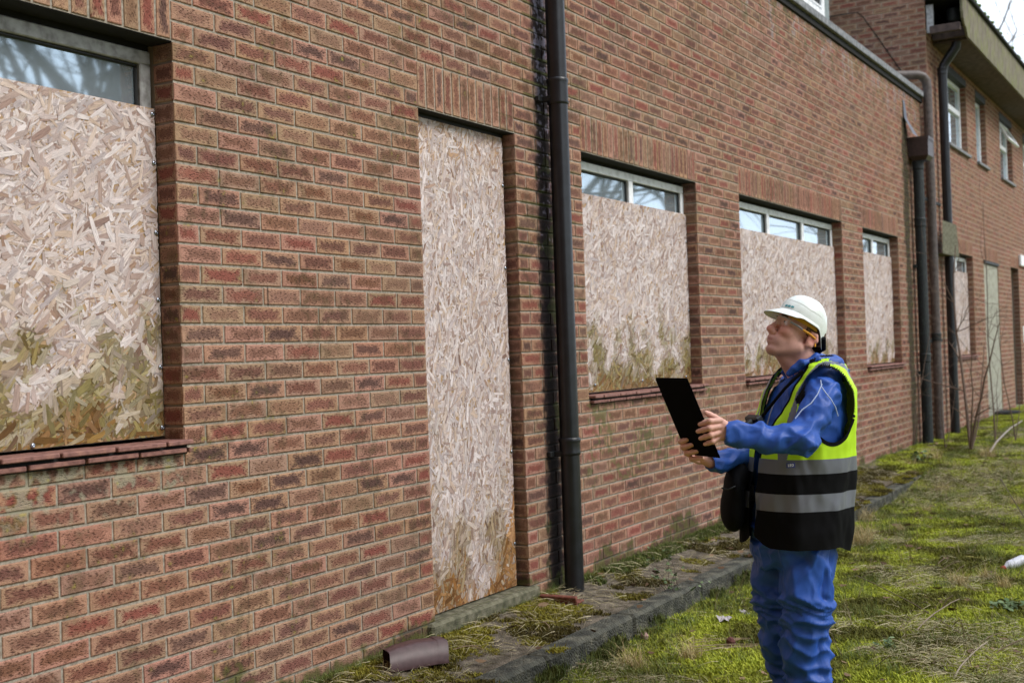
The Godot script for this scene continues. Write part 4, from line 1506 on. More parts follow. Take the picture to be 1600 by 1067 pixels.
func vegetation() -> void:
	var r := RandomNumberGenerator.new()
	r.seed = 90
	var clump := noise(0.9, 301)
	var dry := noise(0.55, 302)
	var bare := noise(2.2, 303)
	# moss: cushions of tiny shoots
	var moss := []
	var tries := 0
	while moss.size() < 56000 and tries < 260000:
		tries += 1
		# denser near the camera: sample along the view
		var x := -1.0 + pow(r.randf(), 1.5) * 20.0
		var z := -0.0 + r.randf() * 3.4
		var s := on_site(x, z)
		var p := Vector3(x, s[0], z)
		var px := pixel(p)
		if depth_of(p) < 1.0 or px.x < 300 or px.x > 1680 or px.y > 1150: continue
		var nb := bare.get_noise_2d(x, z)
		if s[1]:
			var cov := nb * 0.9 + 0.35 * clump.get_noise_2d(x * 2.0, z * 2.0)
			if z > 0.5: cov -= 0.22
			if z < 0.07: cov += 0.4
			if x > 5.2: cov += 0.22 * clampf((x - 5.2) / 1.5, 0.0, 1.0)
			if x > 2.45 and x < 4.3 and z > 0.03: cov -= 0.28
			if z > 0.505 and x < 6.0: cov -= 0.15
			if cov < -0.03: continue
		elif nb < -0.16 and r.randf() < 0.82: continue
		elif r.randf() < 0.35 * smooths(0.1, 0.35, dry.get_noise_2d(x, z)): continue
		var sc := r.randf_range(0.7, 1.5) * (0.75 if s[1] else 1.0)
		var g := clampf(0.5 + 2.1 * clump.get_noise_2d(x * 1.7 + 9.0, z * 1.7) + r.randf_range(-0.25, 0.25), 0.0, 1.0)
		var c := Color(0.14, 0.135, 0.028).lerp(Color(0.47, 0.51, 0.06), g)
		if s[1]: c = c * Color(0.62, 0.5, 0.6)
		moss.append([Transform3D(Basis(Vector3.UP, r.randf() * TAU).scaled(Vector3(sc, sc * r.randf_range(0.7, 1.2), sc)), p), c])
	scatter("moss", tuft_mesh(16, 0.010, 0.026, 0.009, 0.03, 1.3, 41), leaf_mat("moss", Color.WHITE, 0.0), moss, "short green moss carpeting the ground and the concrete strip", "moss")
	# grass: thin green blades where the moss gives way
	var grass := []
	tries = 0
	while grass.size() < 9000 and tries < 300000:
		tries += 1
		var x := 0.2 + pow(r.randf(), 1.4) * 18.0
		var z := 0.6 + r.randf() * 3.0
		if r.randf() < 0.10:
			z = r.randf_range(0.0, 0.04)
		var s := on_site(x, z)
		var p := Vector3(x, s[0], z)
		var px := pixel(p)
		if px.x < 380 or px.x > 1680 or px.y > 1180: continue
		if s[1] and z > 0.05: continue
		if clump.get_noise_2d(x, z) < 0.02 and z > 0.8 and r.randf() < 0.93: continue
		var sc := r.randf_range(0.5, 1.3)
		if z < 0.06: sc *= 0.6
		var c := Color(0.12, 0.19, 0.05).lerp(Color(0.24, 0.26, 0.09), r.randf())
		grass.append([Transform3D(Basis(Vector3.UP, r.randf() * TAU).scaled(Vector3.ONE * sc), p), c])
	scatter("grass", tuft_mesh(7, 0.03, 0.085, 0.0034, 0.03, 1.5, 42), leaf_mat("grass", Color.WHITE, 0.3), grass, "thin green grass growing through the moss", "grass")
	# thatch: dead grass lying flat
	var straw := []
	tries = 0
	while straw.size() < 10500 and tries < 300000:
		tries += 1
		var x := 0.0 + pow(r.randf(), 1.35) * 19.0
		var z := 0.64 + r.randf() * 3.0
		if r.randf() < 0.03: z = r.randf_range(0.03, 0.5)
		var s := on_site(x, z)
		var p := Vector3(x, s[0] + 0.008, z)
		var px := pixel(p)
		if px.x < 380 or px.x > 1680 or px.y > 1180: continue
		var dn := dry.get_noise_2d(x, z)
		if not s[1] and dn < 0.16 and r.randf() < 0.95: continue
		var c := Color(0.30, 0.25, 0.15).lerp(Color(0.48, 0.42, 0.28), r.randf())
		var bs := Basis(Vector3.UP, r.randf() * TAU) * Basis(Vector3(0, 0, 1), -r.randf_range(0.95, 1.5))
		straw.append([Transform3D(bs.scaled(Vector3.ONE * r.randf_range(0.6, 1.5)), p), c])
	scatter("dead_grass", tuft_mesh(5, 0.03, 0.10, 0.0022, 0.03, 1.0, 43), leaf_mat("straw", Color.WHITE, 0.0), straw, "pale dead grass lying flattened over the moss", "grass")
	# tussocks of long dead grass
	var tm := leaf_mat("tussock", lin(196, 176, 134).linear_to_srgb(), 0.3)
	var spots := [[1345, 852, 0.20, 90], [1350, 815, 0.16, 60], [1385, 775, 0.15, 70], [1425, 735, 0.15, 60], [1475, 770, 0.12, 40], [1500, 915, 0.11, 45], [1365, 750, 0.14, 50], [990, 1046, 0.12, 60], [1080, 1030, 0.10, 46], [1460, 720, 0.16, 60], [1590, 735, 0.14, 50], [1560, 760, 0.12, 50], [1330, 700, 0.14, 50], [1545, 715, 0.16, 60], [1525, 745, 0.13, 50], [1490, 735, 0.12, 46], [1590, 790, 0.10, 40], [1450, 800, 0.08, 36], [1540, 905, 0.08, 40], [1570, 920, 0.10, 44], [1410, 830, 0.07, 30], [1340, 775, 0.15, 60]]
	for k in spots.size():
		var s: Array = spots[k]
		var p := on_ground(s[0], s[1])
		var o := MeshInstance3D.new()
		o.name = numbered("grass_tussock")
		o.mesh = tuft_mesh(s[3] * 3, s[2] * 0.6, s[2] * 1.5, 0.0030, s[2] * 0.42, 1.9, 60 + k)
		o.material_override = tm
		add_child(o)
		o.position = p
		tag(o, "tussock of long pale dead grass on the mossy ground", "grass tussock", "tussocks of dead grass")
	# dead leaves
	var leaves := []
	for k in 620:
		var x := 0.0 + pow(r.randf(), 1.3) * 16.0
		var z := r.randf_range(0.05, 3.3)
		var s := on_site(x, z)
		var p := Vector3(x, s[0] + 0.018, z)
		var c := Color(0.09, 0.05, 0.03).lerp(Color(0.26, 0.17, 0.10), r.randf())
		leaves.append([Transform3D((Basis(Vector3.UP, r.randf() * TAU) * Basis(Vector3.RIGHT, r.randf_range(-1.0, 1.0))).scaled(Vector3.ONE * r.randf_range(0.45, 1.15)), p), c])
	var lf := MB.new()
	for k in 7:
		pass
	var lo := [Vector3(-0.03, 0.004, 0), Vector3(-0.012, 0.0, 0.013), Vector3(0.012, 0.004, 0.012), Vector3(0.032, 0.010, 0), Vector3(0.012, 0.003, -0.013), Vector3(-0.012, 0.002, -0.012)]
	for q in lo: lf.vert(q, Vector3.UP)
	for q in range(1, 5): lf.tri(0, q, q + 1)
	scatter("fallen_leaves", lf.mesh(), leaf_mat("dead_leaf", Color.WHITE, 0.0), leaves, "brown fallen leaves scattered over moss and concrete", "leaves")
	# dead weed stalks, still standing
	var stalks := []
	for k in 520:
		var x := 2.5 + pow(r.randf(), 1.2) * 14.0
		var z := 0.68 + pow(r.randf(), 1.3) * 2.6
		if dry.get_noise_2d(x, z) < -0.05 and r.randf() < 0.7: continue
		var c := Color(0.16, 0.12, 0.08).lerp(Color(0.38, 0.32, 0.22), r.randf())
		stalks.append([Transform3D((Basis(Vector3.UP, r.randf() * TAU) * Basis(Vector3(0, 0, 1), r.randf_range(-0.6, 0.6))).scaled(Vector3.ONE * r.randf_range(0.5, 1.4)), Vector3(x, on_site(x, z)[0], z)), c])
	scatter("dead_stalks", tuft_mesh(3, 0.08, 0.24, 0.0028, 0.02, 0.5, 45), M.straw, stalks, "thin brown dead weed stalks standing in the moss", "stalks")
	# spindly shrub by the kerb with small pale round leaves
	leafy_shrub("spindly_shrub", at_kerb(1062, 955), 0.36, 9, 130, "spindly shrub with small pale round leaves growing against the kerb", 501)
	leafy_shrub("low_ivy", on_y(1030, 838, 0.02) , 0.14, 10, 120, "low dark ivy creeping along the foot of the brick wall", 502)
	leafy_shrub("ground_weed", on_ground(1440, 722), 0.14, 10, 90, "broad-leaved weed by the end of the kerb", 503, 1.7)
	leafy_shrub("ground_weed", on_ground(1575, 955), 0.08, 9, 100, "broad-leaved weed among bare twigs in the moss", 504, 1.3)
	leafy_shrub("ground_weed", on_ground(1390, 1015), 0.06, 8, 60, "flat rosette weed in the moss near the surveyor", 505, 1.3)
	# moss and seedlings at the foot of the wall
	var fern := []
	for k in 1500:
		var x := r.randf_range(3.0, 7.6)
		var z := 0.01 + pow(r.randf(), 2.0) * 0.14
		if bare.get_noise_2d(x * 0.7, 3.0) < -0.15: continue
		var c := Color(0.07, 0.10, 0.025).lerp(Color(0.17, 0.2, 0.05), r.randf())
		fern.append([Transform3D(Basis(Vector3.UP, r.randf() * TAU).scaled(Vector3.ONE * r.randf_range(0.6, 1.5)), Vector3(x, apron_height(x, z), z)), c])
	for k in 420:
		var x := r.randf_range(0.7, 4.6)
		if bare.get_noise_2d(x * 0.9, 7.0) < 0.08: continue
		var c := Color(0.06, 0.08, 0.02).lerp(Color(0.15, 0.17, 0.05), r.randf())
		var z := r.randf_range(0.63, 0.68)
		fern.append([Transform3D(Basis(Vector3.UP, r.randf() * TAU).scaled(Vector3.ONE * r.randf_range(0.7, 1.7)), Vector3(x, ground_height(x, z) + r.randf() * 0.06, z)), c])
	scatter("cushion_moss", tuft_mesh(26, 0.010, 0.034, 0.006, 0.022, 1.1, 44), leaf_mat("cushion", Color.WHITE, 0.0), fern, "tall dark cushions of moss along the wall foot and kerb", "moss")

func at_kerb(u: float, v: float) -> Vector3:
	return on_y(u, v, -0.16)

func leafy_shrub(called: String, p: Vector3, h: float, stems: int, leaves: int, label: String, seed_: int, size := 1.0) -> void:
	var r := RandomNumberGenerator.new()
	r.seed = seed_
	var t := thing(called, label, "plant", p)
	var ends := []
	var sm := MB.new()
	for k in stems:
		var a := Vector3(r.randf_range(-0.02, 0.02), 0, r.randf_range(-0.02, 0.02))
		var dirn := Vector3(r.randf_range(-0.5, 0.5), 1.0, r.randf_range(-0.4, 0.4)).normalized()
		if h < 0.2: dirn = Vector3(r.randf_range(-1, 1), 0.5, r.randf_range(-0.6, 0.6)).normalized()
		var pts := [a]
		var rad := [0.0022]
		var n := 6
		for q in n:
			dirn = (dirn + Vector3(r.randf_range(-0.35, 0.35), r.randf_range(-0.2, 0.15), r.randf_range(-0.35, 0.35))).normalized()
			a += dirn * h * r.randf_range(0.10, 0.24)
			a.y = maxf(a.y, 0.008)
			pts.append(a)
			rad.append(0.0022 * (1.0 - 0.8 * (q + 1.0) / n))
			ends.append(a)
		sm.tube(pts, rad, 5)
	put(sm, "stem", M.get("bark_dark", mat("bark_dark", srgb(70, 54, 48), 0.9)), t)
	var lm: StandardMaterial3D = M.get("shrub_leaf", null)
	if lm == null: lm = leaf_mat("shrub_leaf", Color.WHITE, 0.25)
	for k in mini(leaves, 150):
		var mb := MB.new()
		var g := r.randf()
		mb.col = Color(0.09, 0.14, 0.06).lerp(Color(0.22, 0.29, 0.15), g)
		var s := r.randf_range(0.007, 0.014) * size
		var c := Vector3(0, 0, s)
		var ring := []
		var nn := Vector3(0, 1, 0)
		var cen := mb.vert(Vector3(0, -s * 0.15, s), nn)
		for q in 8: ring.append(mb.vert(Vector3(sin(TAU * q / 8) * s * 0.85, 0, s - cos(TAU * q / 8) * s), nn))
		for q in 8: mb.tri(cen, ring[q], ring[(q + 1) % 8])
		var o := put(mb, "leaf", lm, t)
		var e: Vector3 = ends[r.randi_range(0, ends.size() - 1)]
		o.position = e + Vector3(r.randf_range(-0.006, 0.006), r.randf_range(-0.005, 0.005), r.randf_range(-0.006, 0.006))
		o.rotation = Vector3(r.randf_range(-0.7, 0.9), r.randf() * TAU, r.randf_range(-0.5, 0.5))

# ================= bare trees and saplings =================
func branch(mb: MB, p: Vector3, d: Vector3, ln: float, rad: float, depth: int, r: RandomNumberGenerator, droop := 0.0, sides := 6) -> void:
	var pts := [p]
	var rr := [rad]
	var n := 4
	var dd := d
	var q := p
	var joints := []
	for k in n:
		dd = (dd + Vector3(r.randf_range(-1, 1), r.randf_range(-1, 1) - droop, r.randf_range(-1, 1)) * 0.16).normalized()
		q += dd * ln / n
		pts.append(q)
		rr.append(rad * (1.0 - 0.55 * (k + 1.0) / n))
		joints.append([q, dd])
	mb.tube(pts, rr, maxi(3, sides), false)
	if depth <= 0: return
	var kids := r.randi_range(3, 5)
	for k in kids:
		var j: Array = joints[r.randi_range(0, 3) if k > 0 else 3]
		var side: Vector3 = j[1].cross(Vector3(r.randf_range(-1, 1), r.randf_range(-1, 1), r.randf_range(-1, 1))).normalized()
		var nd: Vector3 = (j[1] + side * r.randf_range(0.5, 1.1) + Vector3(0, 0.15, 0)).normalized()
		branch(mb, j[0], nd, ln * r.randf_range(0.55, 0.78), rad * r.randf_range(0.36, 0.5), depth - 1, r, droop, sides - 1)

func bare_tree(called: String, p: Vector3, h: float, rad: float, depth: int, seed_: int, label: String, group := "") -> void:
	var r := RandomNumberGenerator.new()
	r.seed = seed_
	var t := thing(called, label, "tree", p, 0.0, group)
	var m: StandardMaterial3D = M.get("bark", null)
	if m == null:
		m = triplanar(mat("bark", Color.WHITE, 0.95), 1.5)
		m.albedo_texture = noise_tex(0.05, 91, [[0.0, srgb(58, 54, 50)], [1.0, srgb(104, 98, 90)]])
	var tr := MB.new()
	var pts := [Vector3(0, -0.2, 0)]
	var rr := [rad * 1.25]
	var q := Vector3.ZERO
	for k in 5:
		q += Vector3(r.randf_range(-0.06, 0.06) * h * 0.2, h * 0.09, r.randf_range(-0.06, 0.06) * h * 0.2)
		pts.append(q)
		rr.append(rad * (1.0 - 0.1 * k))
	tr.tube(pts, rr, 10, false)
	put(tr, "trunk", m, t)
	var cr := MB.new()
	for k in 6:
		var a := TAU * k / 6.0 + r.randf()
		var j: Vector3 = pts[3 + k % 3]
		branch(cr, j, Vector3(cos(a) * 0.8, r.randf_range(0.8, 1.8), sin(a) * 0.8).normalized(), h * r.randf_range(0.28, 0.38), rad * 0.5, depth, r)
	put(cr, "crown", m, t, "stuff")

func sapling(called: String, p: Vector3, stems: Array, label: String, seed_: int) -> void:
	var r := RandomNumberGenerator.new()
	r.seed = seed_
	var t := thing(called, label, "sapling", p)
	var m: StandardMaterial3D = M.get("sapling_bark", null)
	if m == null: m = mat("sapling_bark", srgb(104, 86, 74), 0.9)
	for s in stems:
		var mb := MB.new()
		var pts := [Vector3.ZERO]
		var rr := [s[1]]
		var d: Vector3 = s[2].normalized()
		var q := Vector3.ZERO
		for k in 7:
			d = (d + Vector3(r.randf_range(-0.12, 0.12), 0.05, r.randf_range(-0.12, 0.12))).normalized()
			q += d * s[0] / 7.0
			pts.append(q)
			rr.append(s[1] * (1.0 - 0.75 * (k + 1) / 7.0))
		mb.tube(pts, rr, 7)
		var st := put(mb, "stem", m, t)
		for k in s[3]:
			var tw := MB.new()
			var j: int = r.randi_range(2, 6)
			branch(tw, pts[j], Vector3(r.randf_range(-1, 1), r.randf_range(0.1, 0.9), r.randf_range(-1, 1)).normalized(), s[0] * r.randf_range(0.12, 0.3), rr[j] * 0.55, 1, r, 0.0, 5)
			put(tw, "twig", m, st)

func trees() -> void:
	bare_tree("bare_tree", Vector3(29.5, -0.3, -1.2), 11.5, 0.13, 4, 612, "bare winter tree rising behind the mossy eaves")
	# trees across the yard, seen in the window glass
	var q := [[7.5, 9.5, 10.0, 0.17, 601], [11.5, 12.5, 12.0, 0.22, 602], [4.0, 12.0, 11.0, 0.2, 606], [17.0, 9.0, 11.0, 0.2, 603], [24.0, 10.5, 12.0, 0.22, 604], [33.0, 11.0, 12.0, 0.22, 605], [14.5, 16.0, 13.0, 0.24, 607], [40.0, 8.0, 12.0, 0.22, 608]]
	for k in q:
		bare_tree("bare_tree", Vector3(k[0], -0.3, k[1]), k[2], k[3], 4, k[4], "bare winter tree across the yard, mirrored in the window glass", "bare trees across the yard")
	sapling("sapling", on_ground(1518, 706), [[1.55, 0.018, Vector3(-0.25, 1, 0.1), 5], [2.5, 0.02, Vector3(0.35, 1, -0.15), 9], [1.3, 0.012, Vector3(0.5, 0.9, 0.3), 5], [1.5, 0.012, Vector3(-0.7, 1.0, 0.2), 4]], "leafless multi-stemmed sapling rooted beyond the pipes", 621)
	sapling("sapling", on_ground(1428, 700), [[1.5, 0.008, Vector3(0.35, 1, 0.0), 4], [0.9, 0.006, Vector3(-0.2, 1, 0.2), 3]], "thin leafless whip leaning in front of the hopper downpipe", 622)
	sapling("sapling", on_ground(1330, 690), [[0.75, 0.005, Vector3(0.3, 1, 0.1), 3]], "short bare twig standing against the brick wall", 623)
	sapling("sapling", on_ground(1556, 690), [[3.0, 0.010, Vector3(0.1, 1, -0.02), 8], [1.0, 0.007, Vector3(0.6, 1, 0.0), 4]], "tall slender bare sapling before the grey sheet door", 624)
	sapling("sapling", on_ground(1478, 702), [[1.1, 0.007, Vector3(-0.3, 1, 0.1), 5], [0.8, 0.005, Vector3(0.5, 1, 0.1), 4]], "low bare scrub stem at the foot of the eaves downpipe", 625)
	sapling("sapling", on_ground(1588, 690), [[1.7, 0.008, Vector3(-0.2, 1, 0.0), 7], [1.2, 0.006, Vector3(0.2, 1, 0.1), 5]], "twiggy bare scrub stems beside the thick pale branch", 626)

# ================= small things on the ground =================
func stick(called: String, a: Vector3, b: Vector3, rad: float, c: Color, label: String, group := "", bow := 0.02) -> void:
	var mid := (a + b) * 0.5
	var mb := MB.new()
	var pts := []
	var rr := []
	for k in 6:
		var t := k / 5.0
		pts.append(a.lerp(b, t) - mid + Vector3(rng.randf_range(-1, 1) * bow * 0.3, sin(t * PI) * bow, rng.randf_range(-1, 1) * bow * 0.3))
		rr.append(rad * (1.0 - 0.35 * t))
	mb.tube(pts, rr, 7)
	var key := "stick_%s" % c.to_html(false)
	var m: StandardMaterial3D = M.get(key, null)
	if m == null: m = mat(key, c, 0.85)
	var o := put(mb, called, m)
	o.position = mid
	tag(o, label, "stick", group)

func lift(p: Vector3, d: float) -> Vector3:
	return p + Vector3(0, d, 0)

func litter() -> void:
	# fallen plum-brown gutter end on the concrete
	var g := thing("gutter_offcut", "plum-brown plastic gutter offcut lying on the concrete strip", "gutter offcut", on_y(648, 1040, -0.012), 0.0)
	var mb := MB.new()
	var prof := []
	for k in 13:
		var a := PI * k / 12.0
		var rx := 0.055
		var ry := 0.098
		var cx := signf(cos(a)) * pow(absf(cos(a)), 0.28) * rx
		var cy := pow(absf(sin(a)), 0.32) * ry
		prof.append(Vector2(cx, cy))
	var along := (cam_r * 0.86 + cam_f * 0.42)
	along.y = 0
	along = along.normalized()
	var across := Vector3(-along.z, 0, along.x)
	var stations := [[-0.13, 0.85, 0.0], [-0.09, 0.97, 0.0], [0.0, 1.05, 0.004], [0.09, 1.0, 0.006], [0.092, 1.05, 0.006], [0.135, 1.03, 0.004], [0.14, 0.98, 0.004]]
	for side in 2:
		var rings := []
		for s in stations:
			var ring := []
			for k in prof.size():
				var f: float = s[1] - (0.05 if side == 1 else 0.0)
				var pp: Vector3 = along * s[0] + across * (prof[k].x * f) + Vector3(0, prof[k].y * f + s[2], 0)
				var nn: Vector3 = (across * prof[k].x / 0.055 + Vector3(0, prof[k].y / 0.085, 0)).normalized() * (1.0 if side == 0 else -1.0)
				ring.append(mb.vert(pp, nn))
			rings.append(ring)
		for a in rings.size() - 1:
			for k in prof.size() - 1:
				mb.tri(rings[a][k], rings[a][k + 1], rings[a + 1][k + 1]); mb.tri(rings[a][k], rings[a + 1][k + 1], rings[a + 1][k])
	put(mb, "shell", M.plastic_brown, g)
	var cap := MB.new()
	var cc := cap.vert(along * 0.139 + Vector3(0, 0.03, 0), along)
	var rg := []
	for k in prof.size(): rg.append(cap.vert(along * 0.139 + across * prof[k].x + Vector3(0, prof[k].y, 0), along))
	for k in prof.size() - 1: cap.tri(cc, rg[k], rg[k + 1])
	put(cap, "end_cap", M.plastic_brown, g)
	var nest := tuft_mesh(26, 0.03, 0.08, 0.003, 0.03, 1.6, 71)
	var no := put(nest, "dead_stems", M.tussock, g)
	no.position = -along * 0.12 + Vector3(0, 0.005, 0)
	# plastic bottle
	var bt := thing("plastic_bottle", "white plastic bottle with a red cap lying in the moss", "bottle", lift(on_ground(1583, 890), 0.035))
	var bm := MB.new()
	var ax := (cam_r * 0.9 + Vector3(0, 0.28, 0) + cam_f * 0.3).normalized()
	var bs := Basis(ax.cross(Vector3.UP).normalized().cross(ax).normalized(), ax, ax.cross(Vector3.UP).normalized()).orthonormalized()
	bm.lathe([Vector2(0.001, 0.10), Vector2(0.028, 0.098), Vector2(0.032, 0.09), Vector2(0.032, -0.02), Vector2(0.027, -0.035), Vector2(0.014, -0.055), Vector2(0.012, -0.065)], 20, Transform3D(bs, Vector3.ZERO))
	put(bm, "bottle_body", mat("bottle_white", srgb(206, 206, 216), 0.35), bt)
	var bc := MB.new()
	bc.lathe([Vector2(0.015, -0.062), Vector2(0.015, -0.085), Vector2(0.001, -0.087)], 16, Transform3D(bs, Vector3.ZERO))
	put(bc, "cap", mat("cap_red", srgb(176, 44, 44), 0.4), bt)
	# scraps of paper
	var pm := mat("paper", srgb(176, 168, 170), 0.9)
	for s in [[1133, 972, 0.06, "torn white paper scrap in the moss beside the kerb"], [1163, 962, 0.035, "crumpled white paper scrap near the surveyor's leg"], [1470, 700, 0.10, "pale plastic scrap on the moss by the sapling"]]:
		var p: Vector3 = lift(on_ground(s[0], s[1]), 0.012)
		var o := MB.new()
		var n := 7
		var pos := PackedVector3Array()
		var tris := PackedInt32Array()
		var sz: float = s[2]
		for a in n:
			for b in n:
				pos.append(Vector3((a / 6.0 - 0.5) * sz * 2.0 + rng.randf_range(-0.006, 0.006), rng.randf_range(0, 0.018), (b / 6.0 - 0.5) * sz * 1.2 + rng.randf_range(-0.006, 0.006)))
		for a in n - 1:
			for b in n - 1:
				if (a == 0 or b == 5) and rng.randf() < 0.4: continue
				var k := a * n + b
				tris.append_array([k, k + 1, k + n + 1, k, k + n + 1, k + n])
		o.smooth(pos, tris)
		var q := put(o, "paper_scrap", pm)
		q.position = p
		q.rotation.y = 0.6
		tag(q, s[3], "litter")
	# stones and clay lumps
	for s in [[1007, 1000, 0.022, srgb(164, 134, 124), "small smooth pink stone in the grass below the kerb", "stone"], [1142, 1010, 0.024, srgb(92, 52, 46), "red-brown clay lump among dry stalks", "stone"], [1365, 1020, 0.016, srgb(96, 66, 56), "dark brick crumb in the moss", "stone"], [1338, 728, 0.05, srgb(128, 74, 54), "orange-brown brick lump at the wall foot behind the surveyor", "brick lump"]]:
		var o := MB.new()
		o.hexa(Vector3(-1, -0.8, -0.8) * s[2], Vector3(1, 1.3, 0.8) * s[2], s[2] * 0.5, Transform3D(Basis(Vector3(0.3, 1, 0.2).normalized(), 0.8), Vector3.ZERO))
		var q := put(o, "stone", mat("stone_%d" % int(s[0]), s[3], 0.9))
		q.position = lift(on_ground(s[0], s[1]), s[2] * 0.6)
		tag(q, s[4], s[5])
	# dry stalks laid side by side
	for k in 6:
		var v := 1004.0 + k * 4.4
		stick("dry_stalk", lift(on_ground(1078 + rng.randf_range(-8, 14), v + rng.randf_range(0, 7)), 0.018 + 0.003 * k), lift(on_ground(1184 + rng.randf_range(-14, 6), v + rng.randf_range(-3, 3)), 0.022 + 0.004 * k), 0.0016, srgb(166, 146, 118), "straight dry stalk in a bundle lying below the kerb", "bundled dry stalks", 0.006)
	# sticks
	stick("stick", lift(on_ground(1394, 752), 0.05), lift(on_ground(1448, 772), 0.04), 0.008, srgb(196, 182, 178), "pale bare stick lying by the far end of the kerb")
	stick("stick", lift(on_ground(1545, 712), 0.03), lift(on_ground(1600, 668), 0.10), 0.013, srgb(150, 140, 130), "thick pale branch lying before the two-storey block", "", 0.06)
	stick("stick", lift(on_ground(1435, 990), 0.02), lift(on_ground(1500, 950), 0.05), 0.004, srgb(134, 118, 102), "forked pale stick on the moss")
	stick("stick", lift(on_ground(1490, 1065), 0.02), lift(on_ground(1545, 1020), 0.05), 0.004, srgb(140, 126, 110), "curved pale stick lying below the weed")
	stick("stick", lift(on_ground(1340, 905), 0.02), lift(on_ground(1505, 1000), 0.03), 0.003, srgb(112, 96, 80), "long thin brown twig lying on the moss")
	for k in 26:
		var p := on_ground(rng.randf_range(1330, 1600), rng.randf_range(780, 1060))
		var an := rng.randf() * PI
		var ln := rng.randf_range(0.05, 0.2)
		stick("twig", lift(p, 0.012), lift(p + Vector3(cos(an) * ln, 0, sin(an) * ln), rng.randf_range(0.015, 0.09)), rng.randf_range(0.0014, 0.003), srgb(120, 100, 84), "short thin brown twig lying in the moss", "twigs in the moss", 0.012)
	for k in 10:
		var p := on_y(rng.randf_range(620, 880), rng.randf_range(960, 1030), -0.01)
		var an := rng.randf() * PI
		var ln := rng.randf_range(0.05, 0.14)
		stick("twig", lift(p, 0.012), lift(p + Vector3(cos(an) * ln, 0, sin(an) * ln), 0.014), rng.randf_range(0.0014, 0.0028), srgb(150, 128, 104), "short pale twig lying on the mossy concrete strip", "twigs on the concrete strip", 0.008)
	# bramble arching out of the grass
	var bp := on_ground(1562, 748)
	var bq := on_ground(1605, 820)
	var br := MB.new()
	var pts := []
	var rr := []
	for k in 10:
		var t := k / 9.0
		pts.append(Vector3.ZERO.lerp(bq - bp, t) + Vector3(0, sin(t * PI) * 0.10, 0) + Vector3(-0.25 * sin(t * PI), 0, 0))
		rr.append(0.0045)
	br.tube(pts, rr, 6)
	var bo := put(br, "bramble_stem", M.bark_dark)
	bo.position = lift(bp, 0.03)
	tag(bo, "arching dark bramble stem in the dead grass", "bramble")
	# drain cover far along
	var dc := MB.new()
	dc.lathe([Vector2(0.30, 0.0), Vector2(0.30, 0.03), Vector2(0.27, 0.045), Vector2(0.001, 0.045)], 24)
	var dn := put(dc, "drain_cover", M.felt)
	dn.position = lift(on_ground(1566, 648), 0.02)
	tag(dn, "round black cover lying by the grey sheet door", "drain cover")

# ================= the surveyor =================
# A body is a set of tapered capsules, ellipsoids and an elliptical torso, blended and meshed as surface nets.
var face_dir: Vector3
var left_dir: Vector3

func P(u: float, v: float, dz := 0.0) -> Vector3:
	return at(u, v, 5.0 + dz)

func cap(a: Vector3, b: Vector3, ra: float, rb: float) -> Dictionary:
	return {"t": 0, "a": a, "b": b, "ra": ra, "rb": rb}

func ell(c: Vector3, r: Vector3, bs := Basis.IDENTITY) -> Dictionary:
	return {"t": 1, "c": c, "r": r, "bs": bs.inverse(), "big": maxf(r.x, maxf(r.y, r.z))}

func torso(secs: Array) -> Dictionary:
	# sections from top to bottom: [centre, half width, half depth]
	return {"t": 2, "s": secs}

func torso_at(secs: Array, y: float) -> Array:
	var n := secs.size()
	if y >= secs[0][0].y: return secs[0]
	for k in n - 1:
		if y >= secs[k + 1][0].y:
			var t: float = (secs[k][0].y - y) / (secs[k][0].y - secs[k + 1][0].y)
			return [secs[k][0].lerp(secs[k + 1][0], t), lerpf(secs[k][1], secs[k + 1][1], t), lerpf(secs[k][2], secs[k + 1][2], t)]
	return secs[n - 1]

func dist(p: Vector3, q: Dictionary) -> float:
	match q.t:
		0:
			var ab: Vector3 = q.b - q.a
			var h := clampf((p - q.a).dot(ab) / maxf(ab.length_squared(), 1e-9), 0.0, 1.0)
			return (p - q.a - ab * h).length() - lerpf(q.ra, q.rb, h)
		1:
			var l: Vector3 = q.bs * (p - q.c)
			var r: Vector3 = q.r
			var k0 := (l / r).length()
			var k1 := (l / (r * r)).length()
			return k0 * (k0 - 1.0) / maxf(k1, 1e-6)
		_:
			var s := torso_at(q.s, p.y)
			var d: Vector3 = p - s[0]
			var f: float = d.dot(face_dir) / s[2]
			var l2: float = d.dot(left_dir) / s[1]
			var e := pow(pow(absf(f), 2.4) + pow(absf(l2), 2.4), 1.0 / 2.4)
			var dd: float = (e - 1.0) * minf(s[1], s[2])
			var dy: float = maxf(p.y - q.s[0][0].y, q.s[q.s.size() - 1][0].y - p.y)
			return maxf(dd, dy) if dy > 0.0 else dd

func prim_box(q: Dictionary, m: float) -> AABB:
	var bx: AABB
	match q.t:
		0:
			bx = AABB(q.a, Vector3.ZERO).expand(q.b).grow(maxf(q.ra, q.rb) + m)
		1:
			bx = AABB(q.c, Vector3.ZERO).grow(q.big + m)
		_:
			bx = AABB(q.s[0][0], Vector3.ZERO)
			for s in q.s: bx = bx.merge(AABB(s[0], Vector3.ZERO).grow(maxf(s[1], s[2])))
			bx = bx.grow(m)
	return bx

